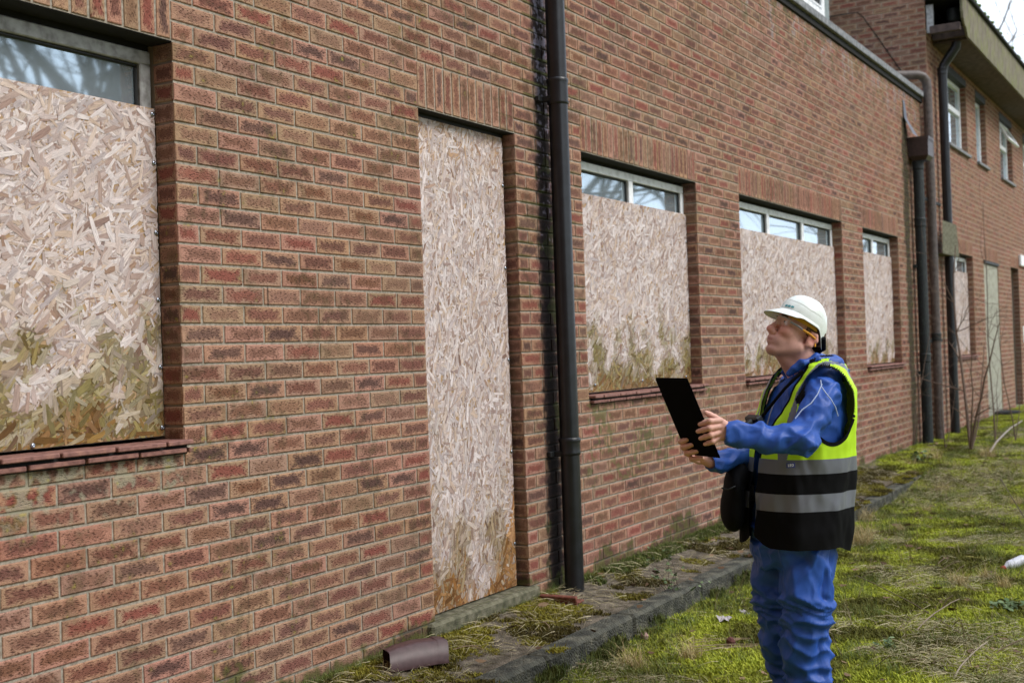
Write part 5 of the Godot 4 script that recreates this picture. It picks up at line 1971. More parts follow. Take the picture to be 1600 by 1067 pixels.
func nets(prims: Array, cell: float, k: float) -> Array:
	var margin := k + cell * 2.0
	var all := prim_box(prims[0], margin)
	for q in prims: all = all.merge(prim_box(q, margin))
	var o := all.position
	var nx := int(all.size.x / cell) + 2
	var ny := int(all.size.y / cell) + 2
	var nz := int(all.size.z / cell) + 2
	var f := PackedFloat32Array()
	f.resize(nx * ny * nz)
	f.fill(9.0)
	for q in prims:
		var bx := prim_box(q, margin)
		var x0 := maxi(0, int((bx.position.x - o.x) / cell))
		var x1 := mini(nx - 1, int((bx.end.x - o.x) / cell) + 1)
		var y0 := maxi(0, int((bx.position.y - o.y) / cell))
		var y1 := mini(ny - 1, int((bx.end.y - o.y) / cell) + 1)
		var z0 := maxi(0, int((bx.position.z - o.z) / cell))
		var z1 := mini(nz - 1, int((bx.end.z - o.z) / cell) + 1)
		for z in range(z0, z1 + 1):
			for y in range(y0, y1 + 1):
				var row := (z * ny + y) * nx
				for x in range(x0, x1 + 1):
					var d := dist(o + Vector3(x, y, z) * cell, q)
					if d > margin: continue
					var w := f[row + x]
					if w > 8.0:
						f[row + x] = d
					else:
						var h := maxf(k - absf(w - d), 0.0) / k
						f[row + x] = minf(w, d) - h * h * k * 0.25
	var pos := PackedVector3Array()
	var index := {}
	var tris := PackedInt32Array()
	var off := [0, 1, nx, nx + 1, nx * ny, nx * ny + 1, nx * ny + nx, nx * ny + nx + 1]
	var edges := [[0, 1], [2, 3], [4, 5], [6, 7], [0, 2], [1, 3], [4, 6], [5, 7], [0, 4], [1, 5], [2, 6], [3, 7]]
	var reach := cell * 1.8
	for z in nz - 1:
		for y in ny - 1:
			var row := (z * ny + y) * nx
			for x in nx - 1:
				var i0 := row + x
				if absf(f[i0]) > reach: continue
				var mask := 0
				for c in 8:
					if f[i0 + off[c]] < 0.0: mask |= 1 << c
				if mask == 0 or mask == 255: continue
				var sum := Vector3.ZERO
				var n := 0
				for e in edges:
					var a: float = f[i0 + off[e[0]]]
					var b: float = f[i0 + off[e[1]]]
					if (a < 0.0) == (b < 0.0): continue
					var t := a / (a - b)
					var pa := Vector3(e[0] & 1, (e[0] >> 1) & 1, e[0] >> 2)
					var pb := Vector3(e[1] & 1, (e[1] >> 1) & 1, e[1] >> 2)
					sum += pa.lerp(pb, t)
					n += 1
				index[i0] = pos.size()
				pos.append(o + (Vector3(x, y, z) + sum / n) * cell)
	var steps := [1, nx, nx * ny]
	for i0 in index:
		for ax in 3:
			var a: float = f[i0]
			var b: float = f[i0 + steps[ax]]
			if (a < 0.0) == (b < 0.0): continue
			var s1: int = steps[(ax + 1) % 3]
			var s2: int = steps[(ax + 2) % 3]
			if not (index.has(i0 - s1) and index.has(i0 - s2) and index.has(i0 - s1 - s2)): continue
			var q0: int = index[i0]
			var q1: int = index[i0 - s1]
			var q2: int = index[i0 - s1 - s2]
			var q3: int = index[i0 - s2]
			if a < 0.0: tris.append_array([q0, q1, q2, q0, q2, q3])
			else: tris.append_array([q0, q2, q1, q0, q3, q2])
	return [pos, tris]

func normals_of(pos: PackedVector3Array, tris: PackedInt32Array) -> PackedVector3Array:
	var nn := PackedVector3Array()
	nn.resize(pos.size())
	for k in range(0, tris.size(), 3):
		var g := (pos[tris[k + 1]] - pos[tris[k]]).cross(pos[tris[k + 2]] - pos[tris[k]])
		nn[tris[k]] += g; nn[tris[k + 1]] += g; nn[tris[k + 2]] += g
	for k in nn.size(): nn[k] = nn[k].normalized()
	return nn

func surface_at(u: float, v: float, prims: Array, out: float) -> Vector3:
	# where the sight line meets the figure, kept a little clear of it
	var d := ray(u, v)
	var ln := d.length()
	d /= ln
	var t := 4.3 * ln
	for k in 60:
		var p := CAM + d * t
		var m := 1.0
		for q in prims: m = minf(m, dist(p, q))
		if m < out + 0.0005: break
		t += maxf((m - out) * 0.8, 0.0004)
		if t > 6.0: break
	return CAM + d * t

func blended(p: Vector3, prims: Array, k: float) -> float:
	var f := 9.0
	for q in prims:
		var d := dist(p, q)
		if f > 8.0: f = d
		else:
			var h := maxf(k - absf(f - d), 0.0) / k
			f = minf(f, d) - h * h * k * 0.25
	return f

func grown(prims: Array, by: float) -> Array:
	return prims.map(func(q):
		var c: Dictionary = q.duplicate()
		if q.t == 0:
			c.ra = q.ra + by; c.rb = q.rb + by
		elif q.t == 1:
			c.r = q.r + Vector3.ONE * by; c.big = q.big + by
		else:
			c.s = q.s.map(func(s): return [s[0], s[1] + by, s[2] + by])
		return c)

func shift_depth(p: Vector3, d: float) -> Vector3:
	return p + (p - CAM).normalized() * d

func surveyor() -> void:
	var yaw := 1.0313
	var rh := Vector3(cos(yaw), 0, sin(yaw))
	var fh := Vector3(sin(yaw), 0, -cos(yaw))
	var turn := deg_to_rad(22.0)
	face_dir = (-rh * cos(turn) - fh * sin(turn)).normalized()
	left_dir = Vector3.UP.cross(face_dir)
	var foot := P(1246, 1105)
	var man := thing("person", "person in blue coverall, yellow vest and white helmet looking up at the wall", "person")
	# ---- materials ----
	var skin := mat("skin", Color.WHITE, 0.58)
	skin.vertex_color_use_as_albedo = true
	var cloth := mat("coverall_blue", srgb(40, 82, 166), 0.48)
	cloth.metallic_specular = 0.42
	var neon := mat("vest", Color.WHITE, 0.75)
	neon.vertex_color_use_as_albedo = true
	var black := mat("black_cloth", srgb(13, 13, 16), 0.75)
	black.metallic_specular = 0.22
	var plastic := mat("black_plastic", srgb(20, 20, 23), 0.35)
	# ---- skeleton, read off the photograph at the figure's own distance ----
	var sec := [[P(1272, 571), 0.105, 0.075], [P(1268, 590), 0.155, 0.10], [P(1264, 610), 0.185, 0.125], [P(1257, 650), 0.195, 0.15], [P(1250, 700), 0.19, 0.163], [P(1246, 760), 0.19, 0.17], [P(1243, 820), 0.19, 0.168], [P(1240, 858), 0.185, 0.158], [P(1238, 885), 0.155, 0.13]]
	var shL := P(1289, 614, -0.17)
	var elL := P(1253, 690, -0.30)
	var wrL := P(1141, 677, -0.285)
	var shR := P(1240, 610, 0.17)
	var elR := P(1188, 716, 0.12)
	var wrR := P(1112, 723, -0.05)
	var hipL := P(1262, 850, -0.09)
	var knL := P(1261, 930, -0.11)
	var miL := P(1260, 1002, -0.09)
	var anL := P(1264, 1078, -0.07)
	var hipR := P(1214, 850, 0.09)
	var knR := P(1211, 938, 0.07)
	var miR := P(1222, 1010, 0.09)
	var anR := P(1243, 1080, 0.10)
	# ---- head frame: ear canal as origin, face tipped up ----
	var tip := deg_to_rad(27.0)
	var hturn := deg_to_rad(12.0)
	var hf0 := (-rh * cos(hturn) - fh * sin(hturn)).normalized()
	var hl := Vector3.UP.cross(hf0)
	var hf := (hf0 * cos(tip) + Vector3.UP * sin(tip)).normalized()
	var hu := (-hf0 * sin(tip) + Vector3.UP * cos(tip)).normalized()
	var ear := P(1268, 531, -0.075)
	var ho := ear - hl * 0.076
	var HX := Transform3D(Basis(hf, hu, hl), ho)
	var H := func(x: float, y: float, z: float) -> Vector3: return HX * Vector3(x, y, z)
	var HB := HX.basis
	var neck_base := P(1264, 590)
	var head := [
		ell(H.call(0.03, 0.065, 0), Vector3(0.100, 0.088, 0.074), HB),
		ell(H.call(0.062, -0.002, 0), Vector3(0.060, 0.090, 0.060), HB),
		ell(H.call(0.045, -0.045, 0), Vector3(0.062, 0.055, 0.060), HB),
		cap(H.call(0.02, -0.05, 0.045), H.call(0.100, -0.092, 0.018), 0.026, 0.022),
		cap(H.call(0.02, -0.05, -0.045), H.call(0.100, -0.092, -0.018), 0.026, 0.022),
		ell(H.call(0.112, -0.093, 0), Vector3(0.022, 0.020, 0.026), HB),
		cap(H.call(0.126, 0.034, 0), H.call(0.148, -0.014, 0), 0.010, 0.013),
		ell(H.call(0.152, -0.020, 0), Vector3(0.014, 0.012, 0.014), HB),
		cap(H.call(0.136, -0.026, 0.012), H.call(0.136, -0.026, -0.012), 0.011, 0.011),
		cap(H.call(0.116, 0.048, 0.036), H.call(0.122, 0.050, 0.008), 0.013, 0.014),
		cap(H.call(0.116, 0.048, -0.036), H.call(0.122, 0.050, -0.008), 0.013, 0.014),
		ell(H.call(0.098, -0.008, 0.040), Vector3(0.030, 0.026, 0.024), HB),
		ell(H.call(0.098, -0.008, -0.040), Vector3(0.030, 0.026, 0.024), HB),
		cap(H.call(0.1175, 0.036, 0.022), H.call(0.109, 0.034, 0.046), 0.0055, 0.0055), cap(H.call(0.1175, 0.036, -0.022), H.call(0.109, 0.034, -0.046), 0.0055, 0.0055),
		cap(H.call(0.116, 0.017, 0.022), H.call(0.107, 0.019, 0.046), 0.005, 0.005), cap(H.call(0.116, 0.017, -0.022), H.call(0.107, 0.019, -0.046), 0.005, 0.005),
		cap(H.call(0.126, -0.052, 0.020), H.call(0.136, -0.050, 0.0), 0.007, 0.009),
		cap(H.call(0.126, -0.052, -0.020), H.call(0.136, -0.050, 0.0), 0.007, 0.009),
		ell(H.call(0.100, -0.052, 0.024), Vector3(0.028, 0.034, 0.024), HB), ell(H.call(0.100, -0.052, -0.024), Vector3(0.028, 0.034, 0.024), HB),
		cap(H.call(0.122, -0.066, 0.016), H.call(0.130, -0.066, 0.0), 0.008, 0.009),
		cap(H.call(0.122, -0.066, -0.016), H.call(0.130, -0.066, 0.0), 0.008, 0.009),
		cap(H.call(0.015, -0.045, 0), neck_base, 0.060, 0.064),
		cap(H.call(0.060, -0.09, 0), neck_base + face_dir * 0.035, 0.030, 0.05),
	]
	var ears := []
	for s in [1.0, -1.0]:
		ears.append(cap(H.call(-0.012, 0.024, s * 0.080), H.call(0.008, 0.026, s * 0.075), 0.0055, 0.0055))
		ears.append(cap(H.call(-0.020, 0.004, s * 0.082), H.call(-0.012, 0.024, s * 0.080), 0.0055, 0.0055))
		ears.append(cap(H.call(-0.020, 0.004, s * 0.082), H.call(-0.006, -0.024, s * 0.076), 0.0055, 0.006))
		ears.append(cap(H.call(-0.006, -0.024, s * 0.076), H.call(0.008, -0.028, s * 0.072), 0.007, 0.006))
		ears.append(ell(H.call(-0.004, 0.0, s * 0.073), Vector3(0.017, 0.026, 0.005), HB))
		ears.append(cap(H.call(0.010, 0.006, s * 0.074), H.call(0.009, -0.012, s * 0.073), 0.005, 0.005))
	# ---- hands ----
	var Zn := -0.285
	var hand := []
	var finger := func(a: Vector3, b: Vector3, c: Vector3, r0: float) -> void:
		r0 *= 1.2
		hand.append(cap(a, b, r0 * 1.05, r0))
		hand.append(cap(b, b.lerp(c, 0.55), r0, r0 * 0.93))
		hand.append(cap(b.lerp(c, 0.55), c, r0 * 0.93, r0 * 0.8))
	finger.call(P(1127, 657, -0.30), P(1110, 658, -0.318), P(1094, 663, -0.258), 0.0092)
	finger.call(P(1128, 666, -0.30), P(1109, 669, -0.320), P(1091, 674, -0.255), 0.0095)
	finger.call(P(1128, 675, -0.30), P(1111, 680, -0.318), P(1095, 685, -0.258), 0.0092)
	finger.call(P(1127, 684, -0.30), P(1114, 690, -0.312), P(1102, 694, -0.265), 0.0082)
	finger.call(P(1131, 660, -0.275), P(1117, 652, -0.262), P(1104, 645, -0.262), 0.0100)
	hand.append(cap(P(1132, 664, -0.295), P(1131, 682, -0.297), 0.0185, 0.0175))
	hand.append(cap(P(1129, 667, -0.297), P(1128, 680, -0.299), 0.0125, 0.0120))
	hand.append(cap(P(1134, 664, -0.290), P(1148, 674, -0.285), 0.0160, 0.024))
	hand.append(cap(P(1133, 682, -0.290), P(1148, 678, -0.285), 0.0140, 0.024))
	var hand2 := hand
	hand = []
	finger.call(P(1075, 701, -0.045), P(1064, 690, -0.075), P(1074, 687, -0.118), 0.0090)
	finger.call(P(1080, 709, -0.045), P(1068, 699, -0.085), P(1082, 695, -0.128), 0.0094)
	finger.call(P(1086, 716, -0.045), P(1073, 708, -0.090), P(1090, 705, -0.135), 0.0092)
	finger.call(P(1093, 722, -0.045), P(1081, 717, -0.090), P(1098, 716, -0.138), 0.0084)
	finger.call(P(1094, 708, -0.035), P(1082, 698, -0.045), P(1074, 690, -0.055), 0.0100)
	hand.append(cap(P(1084, 705, -0.045), P(1098, 719, -0.045), 0.0155, 0.0155))
	hand.append(cap(P(1088, 708, -0.045), P(1112, 723, -0.050), 0.018, 0.024))
	hand.append(cap(P(1098, 719, -0.045), P(1112, 723, -0.050), 0.0155, 0.024))
	var hand3 := hand
	# ---- body: one skin, head and hands on finer grids ----
	var skinmb := MB.new()
	var blot := noise(3.0, 66)
	var tone := func(pos: PackedVector3Array, ruddy: bool) -> PackedColorArray:
		var out := PackedColorArray()
		var base := lin(214, 164, 148)
		for p in pos:
			var c := base * (1.0 + 0.16 * blot.get_noise_3dv(p * 9.0) + 0.10 * blot.get_noise_3dv(p * 40.0))
			c.a = 1.0
			if ruddy:
				var l: Vector3 = HX.affine_inverse() * p
				var red := exp(-pow((l - Vector3(0.155, -0.018, 0)).length() / 0.020, 2.0)) + 0.8 * exp(-pow((l - Vector3(0.105, -0.012, 0.05)).length() / 0.026, 2.0)) + 0.9 * exp(-pow((l - Vector3(-0.005, 0.0, 0.08)).length() / 0.025, 2.0))
				c = c.lerp(lin(210, 128, 116), clampf(red, 0.0, 1.0) * 0.7)
				var lip := exp(-pow((l.y + 0.058) / 0.007, 2.0)) * smooths(0.122, 0.130, l.x) * (1.0 - smooths(0.018, 0.026, absf(l.z)))
				c = c.lerp(lin(150, 86, 84), lip * 0.75)
				var stub := smooths(-0.03, -0.06, l.y) * smooths(0.0, 0.03, l.x) * (1.0 - lip)
				c = c.lerp(lin(170, 130, 120), stub * 0.55)
			out.append(c)
		return out
	var hn := nets(head + ears, 0.0040, 0.013)
	skinmb.smooth(hn[0], hn[1], tone.call(hn[0], true))
	for hs in [hand2, hand3]:
		var q := nets(hs, 0.0030, 0.006)
		skinmb.smooth(q[0], q[1], tone.call(q[0], false))
	var under := [torso(sec.map(func(s): return [s[0], s[1] - 0.035, s[2] - 0.035])), cap(neck_base, P(1262, 640), 0.06, 0.10),
		cap(shL, elL, 0.05, 0.042), cap(elL, P(1148, 676, -0.285), 0.042, 0.024), cap(shR, elR, 0.05, 0.042), cap(elR, P(1112, 723, -0.05), 0.042, 0.024),
		cap(hipL, knL, 0.07, 0.055), cap(knL, anL, 0.055, 0.04), cap(hipR, knR, 0.07, 0.055), cap(knR, anR, 0.055, 0.04)]
	var un := nets(under, 0.02, 0.03)
	skinmb.smooth(un[0], un[1], tone.call(un[0], false))
	put(skinmb, "body", skin, man)
	# ---- coverall ----
	var tor := torso(sec)
	var suit := [tor,
		cap(shL, shR, 0.072, 0.072), cap(P(1271, 583), P(1262, 610), 0.09, 0.12),
		cap(shL, elL, 0.080, 0.064), cap(elL, elL.lerp(wrL, 0.55), 0.070, 0.062), cap(elL.lerp(wrL, 0.5), wrL - Vector3(0, 0.004, 0), 0.062, 0.057),
		cap(shR, elR, 0.080, 0.064), cap(elR, wrR, 0.064, 0.050),
		cap(hipL, knL, 0.126, 0.120), cap(knL, miL, 0.120, 0.106), cap(miL, anL, 0.106, 0.110),
		cap(hipR, knR, 0.122, 0.102), cap(knR, miR, 0.102, 0.090), cap(miR, anR, 0.090, 0.094),
		# collar and the folded-down hood
		cap(P(1233, 583, -0.075), P(1254, 566, -0.095), 0.018, 0.022), cap(P(1254, 566, -0.095), P(1278, 558, -0.085), 0.022, 0.024),
		cap(P(1278, 558, -0.085), P(1303, 569, -0.045), 0.030, 0.042), cap(P(1303, 569, -0.045), P(1302, 566, 0.05), 0.042, 0.032), cap(P(1300, 568, 0.05), P(1250, 560, 0.09), 0.028, 0.022),
		cap(P(1250, 560, 0.09), P(1222, 583, 0.02), 0.022, 0.018), cap(P(1292, 572, -0.05), P(1319, 581, -0.03), 0.044, 0.024)]
	var sn := nets(suit, 0.0072, 0.018)
	var pos: PackedVector3Array = sn[0]
	var tri: PackedInt32Array = sn[1]
	# open the cuffs and the neck
	var nn := normals_of(pos, tri)
	var creased := FastNoiseLite.new()
	creased.noise_type = FastNoiseLite.TYPE_CELLULAR
	creased.cellular_return_type = FastNoiseLite.RETURN_DISTANCE
	creased.cellular_jitter = 1.0
	creased.frequency = 1.0
	creased.fractal_type = FastNoiseLite.FRACTAL_NONE
	creased.seed = 4
	var soft := noise(5.0, 55, FastNoiseLite.TYPE_SIMPLEX_SMOOTH, 2)
	for k in pos.size():
		var p := pos[k]
		var low := smooths(0.62, 0.50, p.y)
		var q := p * 7.0
		if low > 0.0: q = q.lerp(p * Vector3(9.0, 3.6, 9.0), low * smooths(0.16, 0.34, p.y))
		q += Vector3(soft.get_noise_3dv(p), soft.get_noise_3dv(p + Vector3(7, 3, 1)), soft.get_noise_3dv(p + Vector3(2, 9, 4))) * 0.7
		var c := 0.5 + 0.5 * creased.get_noise_3dv(q)
		var d := (0.042 + 0.016 * low) * (c - 0.36) * 1.6
		d += 0.006 * creased.get_noise_3dv(q * 2.3 + Vector3(3, 5, 9))
		var rl := sin(p.y * TAU / 0.13 + p.dot(rh) * 10.0 + 4.0 * soft.get_noise_3dv(p * 0.6))
		d += 0.007 * (1.0 - 2.0 * absf(rl)) * smooths(0.30, 0.16, p.y)
		# standing folds: down the thigh, and across the sleeve
		var thigh := smooths(0.22, 0.34, p.y) * low
		d += 0.013 * thigh * (0.5 - absf(sin(p.dot(rh) * 30.0 + p.y * 5.0 + 2.5 * soft.get_noise_3dv(p * 0.5))))
		var along_arm := (p - elL).dot((wrL - elL).normalized())
		var on_arm := smooths(0.11, 0.08, (p - elL - (wrL - elL).normalized() * clampf(along_arm, 0.0, 0.3)).length())
		d += 0.010 * on_arm * (0.5 - absf(sin(along_arm * 34.0 + p.y * 22.0 + 2.0 * soft.get_noise_3dv(p))))
		var de := (p - elL).length()
		d += 0.007 * sin(de * 120.0 + 3.0 * soft.get_noise_3dv(p)) * smooths(0.16, 0.03, de)
		pos[k] = p + nn[k] * d
	var kept := PackedInt32Array()
	for k in range(0, tri.size(), 3):
		var m := (pos[tri[k]] + pos[tri[k + 1]] + pos[tri[k + 2]]) / 3.0
		if (m - wrL).length() < 0.12 and (m - wrL).dot((wrL - elL).normalized()) > 0.022: continue
		if (m - wrR).length() < 0.12 and (m - wrR).dot((wrR - elR).normalized()) > 0.022: continue
		kept.append(tri[k]); kept.append(tri[k + 1]); kept.append(tri[k + 2])
	var suitmb := MB.new()
	suitmb.smooth(pos, kept)
	var cov := put(suitmb, "coverall", cloth, man)
	# white seam piping on the sleeve and the front zip
	var suit_shell := grown(suit, 0.006)
	var pipe := mat("piping", srgb(170, 186, 220), 0.6)
	for line in [[[1283, 594], [1284, 604], [1291, 614], [1299, 624], [1306, 636], [1310, 650]], [[1285, 600], [1278, 616], [1268, 630], [1254, 640], [1243, 654]]]:
		var sm := MB.new()
		var pts := []
		var rr := []
		for q in line:
			pts.append(surface_at(q[0], q[1], suit_shell, 0.008))
			rr.append(0.0024)
		sm.tube(pts, rr, 5)
		put(sm, "seam", pipe, cov)
	# ---- vest ----
	var vs := []
	for k in sec.size():
		var s: Array = sec[k]
		vs.append([s[0] + face_dir * -0.004, s[1] + 0.026 + 0.002 * k, s[2] + 0.026 + 0.002 * k])
	var vest_prims := [torso(vs), cap(shL.lerp(shR, 0.10), shL.lerp(shR, 0.9), 0.094, 0.094), cap(P(1271, 583), P(1262, 610), 0.112, 0.142)]
	var vn := nets(vest_prims, 0.0065, 0.03)
	var vp: PackedVector3Array = vn[0]
	var vt: PackedInt32Array = vn[1]
	var vnn := normals_of(vp, vt)
	var ycol := func(v: float) -> float: return P(1246, v).y
	var hem_y: float = ycol.call(846)
	var shm := shL + left_dir * 0.02
	var shm2 := shR - left_dir * 0.02
	# signed cut fields: positive where the cloth is
	var cut := func(p: Vector3) -> float:
		var d: Vector3 = p - torso_at(sec, p.y)[0]
		var f: float = d.dot(face_dir)
		var l: float = d.dot(left_dir)
		var hem := p.y - (hem_y - 0.030 * smooths(-0.05, -0.17, f) + 0.045 * smooths(0.09, 0.16, f) * smooths(0.10, 0.0, absf(l)))
		var r := minf(hem, 1.0)
		for sgn in [1.0, -1.0]:
			var sc: Vector3 = shm if sgn > 0.0 else shm2
			var e := p - sc
			if l * sgn > 0.118:
				var kx := e.dot(face_dir) / 0.098
				var ky := (e.y + 0.045) / 0.150
				r = minf(r, (sqrt(kx * kx + ky * ky) - 1.0) * 0.1)
		# neck and the open front, wider towards the top
		var nk := (p - P(1262, 572)) * Vector3(1, 1.0, 1)
		var gap := 0.026 + 0.060 * smooths(0.86, 1.20, p.y)
		if f > 0.02: r = minf(r, absf(l + 0.012) - gap)
		var kf := nk.dot(face_dir)
		var kn := Vector2(kf / (0.105 if kf > 0.0 else 0.150), nk.dot(left_dir) / 0.098).length()
		if p.y > 1.12: r = minf(r, (kn - 1.0) * 0.1)
		return r
	# pull vertices near a border onto it, so that edges run clean
	for k in vp.size():
		var g: float = cut.call(vp[k])
		var tgt := 0.0 if absf(g) < absf(g - 0.011) else 0.011
		if absf(g - tgt) < 0.0056:
			var e := 0.002
			var gr := Vector3(cut.call(vp[k] + Vector3(e, 0, 0)) - g, cut.call(vp[k] + Vector3(0, e, 0)) - g, cut.call(vp[k] + Vector3(0, 0, e)) - g) / e
			if gr.length() > 0.2: vp[k] -= gr * (g - tgt) / gr.length_squared()
	var folds := noise(3.2, 58, FastNoiseLite.TYPE_SIMPLEX_SMOOTH, 3)
	var band := [ycol.call(711), ycol.call(733), ycol.call(763), ycol.call(789)]
	for k in vp.size():
		for bnd in band:
			if absf(vp[k].y - bnd) < 0.0036: vp[k].y = bnd
		var p := vp[k]
		var flare := smooths(0.95, 0.5, p.y)
		var l: float = (p - torso_at(sec, p.y)[0]).dot(left_dir)
		var f: float = (p - torso_at(sec, p.y)[0]).dot(face_dir)
		var ang := atan2(l, f)
		var pleat := sin(ang * 9.0 + 2.0 * folds.get_noise_3dv(p * 0.5)) * 0.006 * flare
		vp[k] = p + vnn[k] * (0.022 * folds.get_noise_3dv(p * Vector3(1.7, 0.7, 1.7)) + pleat + 0.004 * flare)
	var mbs := {"yellow_panel": MB.new(), "reflective_band": MB.new(), "black_panel": MB.new()}
	var sets := {"yellow_panel": PackedInt32Array(), "reflective_band": PackedInt32Array(), "black_panel": PackedInt32Array()}
	for k in range(0, vt.size(), 3):
		var m := (vp[vt[k]] + vp[vt[k + 1]] + vp[vt[k + 2]]) / 3.0
		var g: float = cut.call(m)
		if g < 0.0: continue
		var d: Vector3 = m - torso_at(sec, m.y)[0]
		var l := absf(d.dot(left_dir) - 0.0)
		var which := "yellow_panel"
		if m.y < band[0]:
			which = "black_panel"
			if m.y > band[1] or (m.y < band[2] and m.y > band[3]): which = "reflective_band"
		else:
			var fr: float = d.dot(face_dir)
			if l > 0.105 and l < 0.142 and (fr > 0.0 or m.y > 1.16): which = "reflective_band"
			if g < 0.0105: which = "black_panel"
		sets[which].append(vt[k]); sets[which].append(vt[k + 1]); sets[which].append(vt[k + 2])
	var vest := Node3D.new()
	vest.name = "vest"
	man.add_child(vest)
	var vm := {"yellow_panel": mat("vest_yellow", srgb(186, 232, 24), 0.65), "reflective_band": mat("reflective_grey", srgb(104, 108, 118), 0.4), "black_panel": black}
	var vfull := normals_of(vp, vt)
	for which in sets:
		var mb: MB = mbs[which]
		var remap := {}
		for q in sets[which]:
			if not remap.has(q): remap[q] = mb.vert(vp[q], vfull[q])
		var s: PackedInt32Array = sets[which]
		for k in range(0, s.size(), 3): mb.tri(remap[s[k]], remap[s[k + 1]], remap[s[k + 2]])
		put(mb, which, vm[which], vest)
	# ---- zip ----
	var zm := MB.new()
	var zp := []
	var zr := []
	for k in 12:
		var yy := lerpf(1.10, 0.58, k / 11.0)
		var s := torso_at(sec, yy)
		zp.append(s[0] + face_dir * (s[2] + 0.016) - left_dir * 0.012)
		zr.append(0.003)
	zm.tube(zp, zr, 5)
	put(zm, "zip", mat("zip_grey", srgb(150, 156, 172), 0.4), cov)
	# ---- boots ----
	for a in [anL, anR]:
		var bt := nets([cap(Vector3(a.x, -0.10, a.z) - face_dir * 0.03, Vector3(a.x, -0.165, a.z) - face_dir * 0.03, 0.052, 0.042), cap(Vector3(a.x, -0.170, a.z) - face_dir * 0.05, Vector3(a.x, -0.175, a.z) + face_dir * 0.15, 0.042, 0.040)], 0.010, 0.03)
		var bm := MB.new()
		bm.smooth(bt[0], bt[1])
		put(bm, "boot", plastic, man)
	# ---- hair ----
	var hr := nets([ell(H.call(-0.012, 0.040, 0), Vector3(0.070, 0.056, 0.0755), HB), cap(H.call(0.028, 0.045, 0.068), H.call(0.024, 0.012, 0.071), 0.010, 0.005), cap(H.call(0.028, 0.045, -0.068), H.call(0.024, 0.012, -0.071), 0.010, 0.005)], 0.005, 0.01)
	var hm := MB.new()
	hm.smooth(hr[0], hr[1])
	put(hm, "hair", mat("hair", srgb(92, 74, 62), 0.8), man)
	# ---- eyes ----
	for s in [1.0, -1.0]:
		var em := MB.new()
		var pr := []
		for k in 9: pr.append(Vector2(sin(PI * k / 8.0), -cos(PI * k / 8.0)) * 0.0125)
		em.lathe(pr, 14, Transform3D(HB, H.call(0.1085, 0.026, s * 0.033)))
		var en := put(em, "eye", mat("eye_white", srgb(206, 200, 196), 0.2), man)
		var im := MB.new()
		var ir := []
		for k in 5: ir.append(Vector2(sin(PI * 0.5 * k / 4.0) * 0.006, -cos(PI * 0.5 * k / 4.0) * 0.003))
		im.lathe(ir, 12, Transform3D(HB * Basis(Vector3(0, 0, 1), PI / 2), H.call(0.1195, 0.029, s * 0.033)))
		put(im, "iris", mat("iris", srgb(60, 66, 70), 0.2), en)
		var bw := MB.new()
		bw.tube([H.call(0.120, 0.046, s * 0.050), H.call(0.131, 0.052, s * 0.036), H.call(0.134, 0.050, s * 0.018)], [0.003, 0.0045, 0.004], 6)
		put(bw, "eyebrow", M.hair, man)
	# ---- helmet ----
	var helm := Node3D.new()
	helm.name = "helmet"
	man.add_child(helm)
	var shell := MB.new()
	var hpos := PackedVector3Array()
	var htri := PackedInt32Array()
	var NA := 56
	var NE := 16
	# stations from the crown down to the rim, then out along the brim, its lip, and back up inside
	var rim_y := func(an: float) -> float: return 0.066 + 0.012 * cos(an) - 0.056 * smooths(-0.25, -0.85, cos(an))
	var brim := func(an: float) -> float:
		var c := cos(an)
		return 0.005 + 0.052 * pow(maxf(0.0, c), 1.2) * smooths(0.0, 0.6, c)
	var rows := NE + 7
	for e in rows + 1:
		for a in NA:
			var an := TAU * a / NA
			var ry: float = rim_y.call(an)
			var bx: float = brim.call(an)
			var rx := 0.112
			var rz := 0.094
			var cx := 0.030
			var t := minf(1.0, float(e) / NE)
			var el := t * PI * 0.5
			var hgt := 0.172 - ry
			var yy := ry + hgt * pow(cos(el), 0.9)
			var s := pow(sin(el), 0.92)
			var ox := 0.0
			var oy := 0.0
			if e > NE:
				var w := e - NE
				var outs := [0.0, 0.5, 1.0, 1.0, 0.5, -0.05, -0.10]
				var downs := [0.0, -0.004, -0.010, -0.014, -0.008, -0.003, 0.04]
				ox = bx * outs[mini(w - 1, 6)]
				oy = downs[mini(w - 1, 6)] - (ox - 0.006) * 0.50 * smooths(0.012, 0.03, bx)
			if w_in(e, NE): s *= 0.965
			# centre ridge of the shell
			var ridge: float = 0.004 * exp(-pow(sin(an) * s / 0.14, 2.0)) * smooths(1.0, 0.6, t)
			hpos.append(H.call(cx + cos(an) * (rx * s + ox), yy + oy + ridge, sin(an) * (rz * s + ox)))
	for e in rows:
		for a in NA:
			var a2 := (a + 1) % NA
			var i0 := e * NA + a
			var i1 := e * NA + a2
			htri.append_array([i0, i1 + NA, i0 + NA, i0, i1, i1 + NA])
	# make sure the shell faces outwards
	var probe := (hpos[htri[3 * NA * 8 + 1]] - hpos[htri[3 * NA * 8]]).cross(hpos[htri[3 * NA * 8 + 2]] - hpos[htri[3 * NA * 8]])
	if probe.dot(hpos[htri[3 * NA * 8]] - H.call(0.02, 0.05, 0)) < 0.0:
		for k in range(0, htri.size(), 3):
			var tmp := htri[k + 1]
			htri[k + 1] = htri[k + 2]
			htri[k + 2] = tmp
	shell.smooth(hpos, htri)
	var hw := triplanar(mat("helmet_white", Color.WHITE, 0.28), 4.0)
	hw.albedo_texture = noise_tex(0.012, 92, [[0.0, srgb(204, 210, 204)], [0.4, srgb(228, 236, 232)], [1.0, srgb(236, 242, 240)]])
	put(shell, "shell", hw, helm)
	var hb := MB.new()
